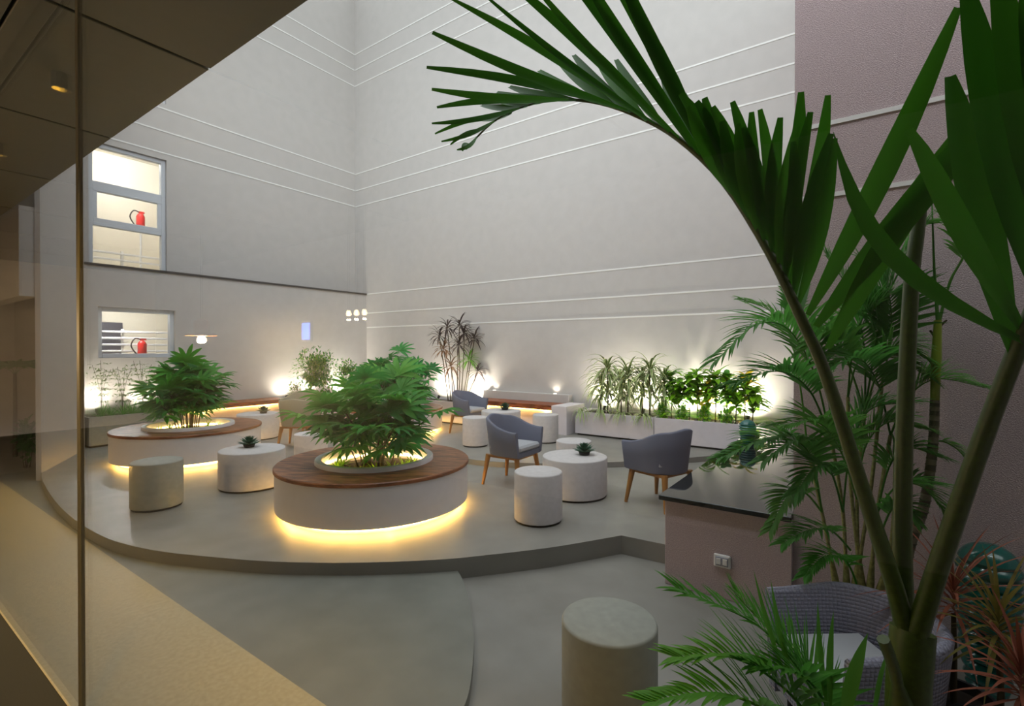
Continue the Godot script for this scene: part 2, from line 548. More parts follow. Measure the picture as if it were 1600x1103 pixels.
	# glazing between room and court: two panes and the joint between them
	struct("window_1", span(Vector3(-9.5, FLOOR_M, -0.676), Vector3(-2.756, 3.37, -0.664)), M.glass)
	struct("window_2", span(Vector3(-2.722, FLOOR_M, -0.676), Vector3(4.5, 3.37, -0.664)), M.glass)
	struct("trim_2", span(Vector3(-2.756, FLOOR_M, -0.678), Vector3(-2.722, 3.37, -0.662)), M.silicone)

func window_bars(called: String, x: float, z0: float, z1: float, y0: float, y1: float, bars: Array, sash: Array) -> void:
	var w := Node3D.new()
	w.name = called
	add_child(w)
	w.set_meta("kind", "structure")
	var f := 0.07
	obj("frame_side", span(Vector3(x - 0.05, y0, z0), Vector3(x + 0.05, y1, z0 + f), 0.006), M.frame, w)
	obj("frame_side", span(Vector3(x - 0.05, y0, z1 - f), Vector3(x + 0.05, y1, z1), 0.006), M.frame, w)
	obj("frame_rail", span(Vector3(x - 0.05, y0, z0 + f), Vector3(x + 0.05, y0 + f, z1 - f), 0.006), M.frame, w)
	obj("frame_rail", span(Vector3(x - 0.05, y1 - f, z0 + f), Vector3(x + 0.05, y1, z1 - f), 0.006), M.frame, w)
	var low := y0 + f
	for b in bars:
		obj("frame_rail", span(Vector3(x - 0.05, b[0], z0 + f), Vector3(x + 0.05, b[1], z1 - f), 0.006), M.frame, w)
		obj("pane", span(Vector3(x - 0.005, low, z0 + f), Vector3(x + 0.003, b[0], z1 - f)), M.glass, w)
		low = b[1]
	obj("pane", span(Vector3(x - 0.005, low, z0 + f), Vector3(x + 0.003, y1 - f, z1 - f)), M.glass, w)
	if sash:
		for zz in [[z0 + f, z0 + f + 0.06], [z1 - f - 0.06, z1 - f]]:
			obj("sash_side", span(Vector3(x + 0.01, sash[0], zz[0]), Vector3(x + 0.045, sash[1], zz[1])), M.frame, w)

func build_stairwell() -> void:
	struct("wall_stair_back", span(Vector3(-13.6, 0, -6.2), Vector3(-13.4, 9.6, -2.36)), M.cream)
	struct("wall_stair_far", span(Vector3(-13.4, 0, -6.2), Vector3(-11.05, 9.6, -6.0)), M.cream)
	struct("wall_stair_near", span(Vector3(-13.4, 0, -2.55), Vector3(-11.06, 9.6, -2.36)), M.cream)
	struct("floor_landing", span(Vector3(-13.4, 2.72, -6.0), Vector3(-10.6, 2.88, -2.55)), M.cream)
	struct("floor_stair", span(Vector3(-13.4, 0.0, -6.0), Vector3(-10.6, 0.1, -2.55)), M.cream)
	struct("ceiling_stair", span(Vector3(-13.6, 9.5, -6.2), Vector3(-11.05, 9.65, -2.36)), M.cream)
	struct("floor_top_landing", span(Vector3(-13.4, 5.9, -6.0), Vector3(-11.04, 6.06, -2.55)), M.cream)
	window_bars("window_3", -10.86, -3.91, -2.75, 2.98, 5.22, [[3.80, 3.93], [4.39, 4.56]], [3.93, 4.39])
	window_bars("window_5", -10.86, -3.91, -2.75, 6.27, 8.2, [], [])
	window_bars("window_4", -10.42, -3.88, -2.75, 1.52, 2.37, [], [])
	for s in [[2.66, "lower", "white strip lamp on the stairwell ceiling behind the square window"], [5.83, "upper", "white strip lamp on the stairwell ceiling behind the tall window"], [9.43, "top", "white strip lamp on the stairwell ceiling behind the topmost window"]]:
		var t := thing("strip_lamp", s[2], "lamp", Vector3(-12.2, s[0], -3.6))
		obj("lamp_body", box(Vector3(0.12, 0.05, 1.3), 0.01), M.plastic, t)
		obj("lamp_tube", box(Vector3(0.09, 0.02, 1.26), 0.006), M.tube_lamp, t, Vector3(0, -0.02, 0))
		omni(t, Vector3(0, -0.1, 0), Color(0.97, 0.99, 1.0), 0.95 if s[1] == "lower" else 1.5, 0.12)
	for s in [[1.42, "white stair railing of level bars behind the square window"], [3.0, "white stair railing of level bars behind the tall window"]]:
		var t := thing("stair_railing", s[1], "railing", Vector3(-12.35, s[0], -3.7))
		for i in 5:
			obj("rail", span(Vector3(-0.018, 0.06 + i * 0.13, -1.3), Vector3(0.018, 0.10 + i * 0.13, 1.3), 0.006), M.plastic, t)
		for z in [-1.25, 0.0, 1.25]:
			obj("post", span(Vector3(-0.06, -1.32 if s[0] < 2.0 else -0.12, z - 0.02), Vector3(-0.02, 0.66, z + 0.02)), M.plastic, t)
	for s in [[Vector3(-12.2, 0.1, -3.98), 1.42, "red fire extinguisher with black hose on its stand behind the square window"], [Vector3(-12.75, 2.88, -4.14), 1.38, "red fire extinguisher with black hose on its stand behind the tall window"]]:
		var t := thing("fire_extinguisher", s[2], "extinguisher", s[0])
		var h: float = s[1]
		obj("stand", tube([Vector3(0, 0, 0), Vector3(0, h, 0)], [0.02], 8), M.plastic, t)
		obj("cylinder", lathe([Vector2(0.0, h), Vector2(0.075, h), Vector2(0.078, h + 0.03), Vector2(0.078, h + 0.26), Vector2(0.05, h + 0.31), Vector2(0.02, h + 0.33), Vector2(0.0, h + 0.33)], 20), M.red, t)
		obj("hose", tube(curve3([Vector3(0, h + 0.34, 0.01), Vector3(0, h + 0.37, 0.12), Vector3(0, h + 0.22, 0.19), Vector3(0, h + 0.05, 0.1)]), [0.013], 6), M.black, t)
		obj("handle", span(Vector3(-0.015, h + 0.33, -0.07), Vector3(0.015, h + 0.37, 0.03)), M.red, t)
	var d := thing("stair_door", "dark door standing behind the square stairwell window", "door", Vector3(-13.3, 0.1, -3.6))
	obj("leaf", box(Vector3(0.05, 2.15, 0.75), 0.008), mat(Color(0.22, 0.22, 0.26), 0.5), d)
	obj("handle", tube([Vector3(0.03, 1.05, -0.28), Vector3(0.08, 1.05, -0.28), Vector3(0.08, 1.05, -0.16)], [0.009], 6), M.frame, d)

# ---------------------------------------------------------------- furniture
func round_bench(at: Vector3, turn: float, label: String) -> Node3D:
	var t := thing("round_bench", label, "bench", at, turn, "round planter benches")
	obj("plinth", lathe([Vector2(0.0, 0), Vector2(0.80, 0), Vector2(0.80, 0.07), Vector2(0, 0.07)], 72), M.white, t)
	obj("led_strip", lathe([Vector2(0.802, 0.028), Vector2(0.818, 0.028), Vector2(0.818, 0.055), Vector2(0.802, 0.055), Vector2(0.802, 0.028)], 72), M.led, t)
	obj("skirt", lathe([Vector2(0.55, 0.06), Vector2(0.888, 0.06), Vector2(0.893, 0.065), Vector2(0.893, 0.40), Vector2(0.55, 0.40)], 96), M.white, t)
	obj("wood_top", lathe([Vector2(0.53, 0.40), Vector2(0.900, 0.40), Vector2(0.905, 0.404), Vector2(0.905, 0.428), Vector2(0.898, 0.435), Vector2(0.53, 0.435)], 96), M.wood, t)
	obj("planter_rim", lathe([Vector2(0.555, 0.40), Vector2(0.555, 0.465), Vector2(0.548, 0.475), Vector2(0.50, 0.475), Vector2(0.492, 0.467), Vector2(0.492, 0.30)], 96), M.white, t)
	obj("inner_led_strip", lathe([Vector2(0.490, 0.395), Vector2(0.482, 0.395), Vector2(0.482, 0.378), Vector2(0.490, 0.378)], 72), M.led_soft, t)
	obj("soil", lathe([Vector2(0.49, 0.345), Vector2(0.3, 0.365), Vector2(0.0, 0.375)], 40), M.soil, t)
	for i in 6:
		var v := around(TAU * i / 6.0, 0.0)
		omni(t, v * 0.85 + Vector3(0, 0.035, 0), Color(1.0, 0.80, 0.45), 0.003, 0.03)
		omni(t, v * 0.46 + Vector3(0, 0.40, 0), Color(1.0, 0.85, 0.58), 0.002, 0.03)
	return t

func drum(called: String, label: String, category: String, at: Vector3, r: float, h: float, m: Material, group := "") -> Node3D:
	var t := thing(called, label, category, at, rng.randf() * TAU, group)
	obj("foot_ring", lathe([Vector2(0, 0), Vector2(r - 0.012, 0), Vector2(r - 0.012, 0.02), Vector2(0, 0.02)], 48), M.foot, t)
	obj("body", lathe([Vector2(0, 0.018), Vector2(r - 0.006, 0.018), Vector2(r, 0.024), Vector2(r, h - 0.012), Vector2(r - 0.004, h - 0.004), Vector2(r - 0.012, h), Vector2(0, h)], 64), m, t)
	return t

func succulent(at: Vector3, label: String) -> void:
	var t := thing("succulent", label, "plant", at, rng.randf() * TAU, "succulents on the tables")
	obj("pot", lathe([Vector2(0, 0), Vector2(0.05, 0), Vector2(0.062, 0.03), Vector2(0.056, 0.032), Vector2(0, 0.03)], 20), M.pot, t)
	var st := begin()
	for ring in 4:
		for i in 9:
			var dir := around(TAU * (i + ring * 0.45) / 9.0, 0.15 + ring * 0.36)
			var line := bent(Vector3(0, 0.025 + ring * 0.008, 0), dir, 0.135 - ring * 0.018, -0.35, 4)
			add_leaf(st, line, 0.045 - ring * 0.004, Vector3.UP, 0.35, 0.6, 0.0)
	obj("leaves", done(st), M.succulent, t)

func shell_mesh(w: float, fwd: float, deep: float, y_bottom: float, rim: Callable, flare: float, thick: float) -> ArrayMesh:
	# tub shell open towards -z
	var plan := []
	for i in 5:
		plan.append(Vector2(-w / 2, -fwd + fwd * i / 5.0))
	for i in 25:
		var a := PI - PI * i / 24.0
		plan.append(Vector2(cos(a) * w / 2, sin(a) * deep))
	for i in 5:
		plan.append(Vector2(w / 2, -fwd * (i + 1) / 5.0))
	var st := begin()
	var rows := []
	var n := plan.size()
	for i in n:
		var tan_: Vector2 = (plan[mini(i + 1, n - 1)] - plan[maxi(i - 1, 0)]).normalized()
		var out := Vector2(-tan_.y, tan_.x)
		if out.dot(plan[i]) < 0.0 and absf(out.dot(plan[i])) > 0.01:
			out = -out
		var t := float(i) / (n - 1)
		var top: float = rim.call(t)
		var row := []
		var mid := (y_bottom + top) / 2
		for p in [[0.0, y_bottom, 0.0], [0.5, mid, 0.0], [1.0, top - thick * 0.35, 0.0], [1.0, top, -thick * 0.35], [1.0, top, -thick * 0.7], [1.0, top - thick * 0.35, -thick], [0.5, mid, -thick], [0.0, y_bottom, -thick]]:
			var o: Vector2 = plan[i] + out * (flare * p[0] + p[2])
			row.append(Vector3(o.x, p[1], o.y))
		rows.append(row)
	st.set_smooth_group(1)
	for i in n - 1:
		for j in 8:
			var k := (j + 1) % 8
			st.set_smooth_group(2 if j == 7 else 1)
			quad(st, rows[i][j], rows[i][k], rows[i + 1][k], rows[i + 1][j])
	st.set_smooth_group(-1)
	for e in [0, n - 1]:
		for j in range(1, 7):
			tri(st, rows[e][0], rows[e][j], rows[e][j + 1])
	return done(st)

func armchair(at: Vector3, facing: Vector3, label: String, m: Material) -> void:
	var t := thing("tub_chair", label, "chair", at, atan2(-facing.x, -facing.z), "tub armchairs on the platform")
	var rim := func(u: float) -> float:
		var k := absf(u - 0.5) * 2.0
		return 0.765 - 0.03 * smoothstep(0.0, 0.35, k) - 0.115 * smoothstep(0.35, 0.95, k)
	obj("shell", shell_mesh(0.50, 0.24, 0.25, 0.345, rim, 0.045, 0.04), m, t)
	var sp := PackedVector2Array()
	for i in 17:
		var a := PI * i / 16.0
		sp.append(Vector2(cos(a) * 0.235, sin(a) * 0.235))
	sp.append(Vector2(-0.235, -0.235))
	sp.append(Vector2(0.235, -0.235))
	obj("seat_base", slab(sp, 0.335, 0.39), m, t)
	var st := begin()
	add_box(st, Vector3(-0.215, 0.39, -0.245), Vector3(0.215, 0.46, 0.17), 0.022)
	obj("seat_cushion", done(st), M.cushion, t)
	obj("seat_frame", span(Vector3(-0.2, 0.305, -0.2), Vector3(0.2, 0.335, 0.19), 0.006), M.leg_wood, t)
	for s in [[-1, -1], [1, -1], [-1, 1], [1, 1]]:
		var top := Vector3(s[0] * 0.19, 0.335, s[1] * 0.19)
		var foot := Vector3(s[0] * 0.235, 0.0, s[1] * 0.235)
		obj("leg", tube([foot, foot.lerp(top, 0.5), top], [0.016, 0.023, 0.030], 8), M.leg_wood, t)

func wicker_chair(at: Vector3, facing: Vector3) -> void:
	var t := thing("wicker_chair", "blue-grey wicker tub chair with pale seat cushion below the palms", "chair", at, atan2(-facing.x, -facing.z))
	var rim := func(u: float) -> float:
		return 0.57 - 0.03 * smoothstep(0.5, 1.0, absf(u - 0.5) * 2.0)
	obj("shell", shell_mesh(0.50, 0.24, 0.25, 0.10, rim, 0.045, 0.045), M.wicker, t)
	obj("seat_base", span(Vector3(-0.225, 0.10, -0.23), Vector3(0.225, 0.30, 0.17), 0.02), M.wicker, t)
	obj("seat_cushion", span(Vector3(-0.2, 0.30, -0.26), Vector3(0.2, 0.38, 0.15), 0.03), M.cushion, t)
	for s in [[-1, -1], [1, -1], [-1, 1], [1, 1]]:
		obj("leg", tube([Vector3(s[0] * 0.19, 0, s[1] * 0.17), Vector3(s[0] * 0.19, 0.12, s[1] * 0.17)], [0.018, 0.022], 8), M.black, t)

func teal_jar(at: Vector3, r: float, h: float, ribs: int, label: String) -> void:
	var t := thing("ribbed_jar", label, "jar", at, 0.0, "teal ribbed jars")
	var prof := [Vector2(0, 0), Vector2(r * 0.62, 0), Vector2(r * 0.66, h * 0.03)]
	var dome := h - r * 0.75
	for i in ribs * 6 + 1:
		var u := float(i) / (ribs * 6)
		var y := h * 0.05 + (dome - h * 0.05) * u
		var rr := r * (0.70 + 0.30 * sin(minf(u * 1.35, 1.0) * PI / 2)) - r * 0.15 * (1.0 - absf(sin(u * ribs * PI)))
		prof.append(Vector2(rr, y))
	for i in range(1, 8):
		var a := PI / 2 * i / 8.0
		prof.append(Vector2(r * 0.93 * cos(a), dome + r * 0.75 * sin(a)))
	prof.append(Vector2(0, h))
	obj("body", lathe(prof, 40), M.teal, t)

func planter_box(lo: Vector3, hi: Vector3, label: String, m: Material, group := "planter boxes along the walls") -> void:
	var t := thing("planter_box", label, "planter", Vector3((lo.x + hi.x) / 2, lo.y, (lo.z + hi.z) / 2), 0.0, group)
	var s := (hi - lo) / 2
	var h := hi.y - lo.y
	var w := 0.025
	obj("base", span(Vector3(-s.x + 0.03, 0, -s.z + 0.03), Vector3(s.x - 0.03, 0.035, s.z - 0.03)), M.black, t)
	obj("side", span(Vector3(-s.x, 0.03, s.z - w), Vector3(s.x, h, s.z), 0.003), m, t)
	obj("side", span(Vector3(-s.x, 0.03, -s.z), Vector3(s.x, h, -s.z + w), 0.003), m, t)
	obj("side", span(Vector3(-s.x, 0.03, -s.z + w), Vector3(-s.x + w, h, s.z - w), 0.003), m, t)
	obj("side", span(Vector3(s.x - w, 0.03, -s.z + w), Vector3(s.x, h, s.z - w), 0.003), m, t)
	obj("soil", span(Vector3(-s.x + w, 0.05, -s.z + w), Vector3(s.x - w, h - 0.035, s.z - w)), M.soil, t)

func pot(at: Vector3, r: float, h: float, label: String, m: Material) -> void:
	var t := thing("plant_pot", label, "pot", at, 0.0, "pots by the stucco wall")
	obj("body", lathe([Vector2(0, 0), Vector2(r * 0.72, 0), Vector2(r * 0.98, h - 0.03), Vector2(r, h - 0.02), Vector2(r, h), Vector2(r * 0.9, h), Vector2(r * 0.88, h - 0.04)], 32), m, t)
	obj("soil", lathe([Vector2(r * 0.885, h - 0.04), Vector2(0, h - 0.03)], 24), M.soil, t)

# ---------------------------------------------------------------- plants
func fan_leaf(sd: int) -> ArrayMesh:
	# a lady palm leaf: thin stalk, then a fan of narrow blunt fingers
	var r := RandomNumberGenerator.new()
	r.seed = sd
	var st := begin()
	var stalk := curve3([Vector3.ZERO, Vector3(0.09, 0.05, 0), Vector3(0.19, 0.055, 0)], 3)
	add_tube(st, stalk, [0.004, 0.003], 4)
	var hub: Vector3 = stalk[-1]
	var n := 8 + sd % 3
	for i in n:
		var a := lerpf(-1.75, 1.75, float(i) / (n - 1)) + r.randf_range(-0.08, 0.08)
		var dir := Vector3(cos(a), r.randf_range(0.05, 0.3), sin(a))
		var len_ := 0.27 * (1.0 - 0.16 * absf(a) / 1.75) * r.randf_range(0.88, 1.1)
		add_leaf(st, bent(hub, dir, len_, r.randf_range(0.7, 1.25), 4), 0.05, Vector3.UP, 0.3, 0.5, 0.12)
	return done(st)

func rhapis(at: Vector3, height: float, spread: float, canes: int, mats: Array, label: String, sd: int) -> void:
	var t := thing("lady_palm", label, "plant", at, 0.0, "lady palms in the round benches")
	var r := RandomNumberGenerator.new()
	r.seed = sd
	for c in canes:
		var a := TAU * c / canes + r.randf_range(-0.4, 0.4)
		var out := sqrt(r.randf()) * 1.0
		var foot := around(a, 0.0) * out * 0.17
		var h := height * lerpf(1.0, 0.55, out) * r.randf_range(0.78, 1.0) - 0.08
		var lean := around(a, 0.0) * out * spread * 0.34
		var pts := curve3([foot, foot + lean * 0.25 + Vector3(0, h * 0.5, 0), foot + lean + Vector3(0, h, 0)], 4)
		obj("cane", tube(pts, [0.010, 0.008, 0.007], 5), M.cane, t)
		var count := 7
		for k in count:
			var u := lerpf(0.46, 1.0, float(k) / (count - 1))
			var p: Vector3 = pts[int(u * (pts.size() - 1))]
			var leaf := obj("leaf", fan_meshes[r.randi() % fan_meshes.size()], mats[r.randi() % mats.size()], t, p)
			var yaw := -a + k * 2.4 + r.randf_range(-0.5, 0.5)
			leaf.basis = Basis(Vector3.UP, yaw) * Basis(Vector3(0, 0, 1), r.randf_range(0.0, 0.55) + (0.5 if k == count - 1 else 0.0) - 0.25 * (1.0 - u)) * Basis(Vector3(1, 0, 0), r.randf_range(-0.35, 0.35))
			leaf.scale = Vector3.ONE * r.randf_range(0.9, 1.2)

func tuft(called: String, at: Vector3, n: int, length: float, width: float, lift: Vector2, droop: float, m: Material, label: String, category: String, group: String, sd: int) -> Node3D:
	var t := thing(called, label, category, at, 0.0, group)
	var r := RandomNumberGenerator.new()
	r.seed = sd
	var st := begin()
	for i in n:
		var dir := around(r.randf() * TAU, r.randf_range(lift.x, lift.y))
		add_leaf(st, bent(Vector3(dir.x, 0, dir.z) * 0.01, dir, length * r.randf_range(0.7, 1.1), droop * r.randf_range(0.6, 1.3), 5), width, Vector3.UP, 0.35, 0.3)
	obj("leaves", done(st), m, t)
	return t

func add_rosette(st: SurfaceTool, r: RandomNumberGenerator, centre: Vector3, n: int, length: float, width: float, droop: float, mid: Color, edge: Color, margin := false, low := -0.3, belly := 0.3, wall_gap := 0.0) -> void:
	for i in n:
		var lift := lerpf(low, 1.35, float(i) / n)
		var dir := around(i * 2.4 + r.randf() * 0.5, lift)
		var reach := 1.0 if dir.z > -0.3 or wall_gap <= 0.0 else wall_gap
		add_leaf(st, bent(centre + Vector3(0, 0.002 * i, 0), dir, reach * length * r.randf_range(0.8, 1.1), droop * r.randf_range(0.7, 1.2), 6), width, Vector3.UP, 0.35, belly, 0.0, mid, edge, margin)

func dracaena(at: Vector3, stem: float, n: int, length: float, m: Material, label: String, sd: int, group: String, width := 0.044, droop := 2.3) -> void:
	var t := thing("dracaena", label, "plant", at, 0.0, group)
	var r := RandomNumberGenerator.new()
	r.seed = sd
	obj("stem", tube([Vector3.ZERO, Vector3(r.randf_range(-0.02, 0.02), stem * 0.5, 0.01), Vector3(0, stem, 0)], [0.013, 0.011, 0.009], 6), M.cane, t)
	var st := begin()
	add_rosette(st, r, Vector3(0, stem, 0), n, length, width, droop, Color(0.13, 0.24, 0.06), Color(0.62, 0.66, 0.36), m == M.variegated, -0.3, 0.3, 0.6)
	if m == M.variegated:
		add_rosette(st, r, Vector3(0, stem * 0.55, 0), n / 2, length * 0.8, width, droop, Color(0.13, 0.24, 0.06), Color(0.62, 0.66, 0.36), true, -0.2, 0.3, 0.6)
	obj("leaves", done(st), m, t)

func croton(at: Vector3, height: float, n: int, m: Material, m2: Material, label: String, sd: int) -> void:
	var t := thing("croton", label, "plant", at, 0.0, "leafy plants in the long planter")
	var r := RandomNumberGenerator.new()
	r.seed = sd
	obj("stem", tube([Vector3.ZERO, Vector3(0.01, height * 0.5, 0), Vector3(0, height * 0.85, 0)], [0.009, 0.007, 0.005], 6), M.cane, t)
	for part in 2:
		var st := begin()
		for i in n:
			var y := height * r.randf_range(0.38, 0.95)
			var dir := around(r.randf() * TAU, r.randf_range(-0.1, 0.9))
			add_leaf(st, bent(Vector3(0, y, 0), dir, r.randf_range(0.18, 0.30), r.randf_range(0.6, 1.5), 4), 0.085, Vector3.UP, 0.25, 0.45)
		obj("leaves", done(st), m if part == 0 else m2, t)

func bush(called: String, at: Vector3, centre: Vector3, size: Vector3, n: int, leaf: float, m: Material, label: String, group: String, sd: int, stems := 4, m2: Material = null) -> void:
	var t := thing(called, label, "shrub", at, 0.0, group)
	var r := RandomNumberGenerator.new()
	r.seed = sd
	for s in stems:
		var a := TAU * s / stems + r.randf()
		var tip := centre + Vector3(cos(a) * size.x * 0.5, size.y * r.randf_range(0.1, 0.7), sin(a) * size.z * 0.5)
		obj("stem", tube(curve3([Vector3(cos(a), 0, sin(a)) * 0.03, Vector3(cos(a) * 0.05, centre.y * 0.5, sin(a) * 0.05), tip], 3), [0.009, 0.006, 0.003], 5), M.cane, t)
	for part in (2 if m2 else 1):
		var st := begin()
		for i in (n / 2 if m2 else n):
			var d := around(r.randf() * TAU, asin(r.randf_range(-1, 1)))
			var p := centre + d * size * pow(r.randf(), 0.4) * (0.72 + 0.28 * sin(d.x * 7.0 + d.y * 5.0 + sd))
			var dir := (d + around(r.randf() * TAU, r.randf_range(-0.6, 0.8)) * 0.9).normalized()
			add_leaf(st, bent(p, dir, leaf * r.randf_range(0.7, 1.2), 0.5, 2), leaf * 0.42, Vector3.UP, 0.2, 0.45)
		obj("foliage", done(st), m if part == 0 else m2, t)

func cane_shrub(at: Vector3, height: float, label: String, sd: int) -> void:
	var t := thing("bamboo_shrub", label, "shrub", at, 0.0, "slender shrubs in the concrete planter")
	var r := RandomNumberGenerator.new()
	r.seed = sd
	var st := begin()
	for s in 4:
		var a := TAU * s / 4 + r.randf()
		var tip := Vector3(cos(a) * 0.16, height * r.randf_range(0.8, 1.0), sin(a) * 0.12)
		var pts := curve3([Vector3.ZERO, Vector3(tip.x * 0.2, height * 0.5, tip.z * 0.2), tip], 5)
		obj("stem", tube(pts, [0.007, 0.005, 0.003], 5), M.cane, t)
		for i in 60:
			var u := r.randf_range(0.3, 1.0)
			var p: Vector3 = pts[int(u * (pts.size() - 1))] + around(r.randf() * TAU, 0.0) * r.randf_range(0.0, 0.14)
			add_leaf(st, bent(p, around(r.randf() * TAU, r.randf_range(-0.5, 0.6)), 0.075, 0.8, 2), 0.02, Vector3.UP, 0.2, 0.4)
	obj("foliage", done(st), M.bamboo, t)

func cordyline(at: Vector3) -> void:
	var t := thing("cordyline", "tall dark-leaved cordyline with bare stems behind the far chair", "plant", at)
	var r := RandomNumberGenerator.new()
	r.seed = 77
	var heads := [[-0.34, 1.36, 0.0], [-0.14, 1.52, 0.05], [0.06, 1.58, -0.03], [0.22, 1.42, 0.06], [0.40, 1.30, 0.02], [-0.22, 1.08, 0.05], [0.12, 1.16, 0.08], [0.30, 0.86, 0.04], [-0.06, 0.72, 0.06], [0.46, 0.62, 0.0]]
	var along := Vector3(cos(deg_to_rad(YAW)), 0, -sin(deg_to_rad(YAW)))
	for i in heads.size():
		var h: Array = heads[i]
		var tip: Vector3 = along * h[0] + Vector3(0, h[1], h[2])
		obj("stem", tube(curve3([along * h[0] * 0.45, along * h[0] * 0.7 + Vector3(0, h[1] * 0.5, 0), tip], 4), [0.014, 0.011, 0.009], 6), M.cane, t)
		var st := begin()
		add_rosette(st, r, tip, 24, 0.34, 0.036, 1.5, Color.WHITE, Color.WHITE, false, -0.4, 0.45)
		obj("leaf_head", done(st), M.cordyline_rust if i in [5, 8] else M.shrub_light if i == 7 else M.cordyline, t)

func frond_mesh(line: Array, n: int, length: float, width: float, spread: float, droop: float, sd: int, rachis := 0.006, from := 0.3) -> ArrayMesh:
	var r := RandomNumberGenerator.new()
	r.seed = sd
	var pts := curve3(line, 8)
	var st := begin()
	add_tube(st, pts, range(pts.size()).map(func(i): return lerpf(rachis, rachis * 0.25, float(i) / pts.size())), 6)
	for i in n:
		var u := lerpf(from, 0.995, float(i) / (n - 1))
		var at := u * (pts.size() - 1)
		var k := mini(int(at), pts.size() - 2)
		var p: Vector3 = pts[k].lerp(pts[k + 1], at - k)
		var dir: Vector3 = (pts[k + 1] - pts[k]).normalized()
		var side := dir.cross(Vector3.UP)
		side = side.normalized() if side.length() > 0.15 else dir.cross(Vector3(0.5, 0.2, 1)).normalized()
		var up := side.cross(dir).normalized()
		var v := (u - from) / (1.0 - from)
		var len_ := length * (0.45 + 0.55 * sin(clampf(v * 1.15 + 0.22, 0.0, 1.0) * PI))
		for s in [-1.0, 1.0]:
			var d: Vector3 = (dir * lerpf(0.55, 1.1, v) + side * s * spread + up * r.randf_range(0.15, 0.5)).normalized()
			add_leaf(st, bent(p, d, len_ * r.randf_range(0.9, 1.08), droop * r.randf_range(0.6, 1.3), 4), width, up, 0.3, 0.3)
	return done(st)

func px_line(pts: Array) -> Array:
	return pts.map(func(p): return px_front(p[0], p[1], p[2]))

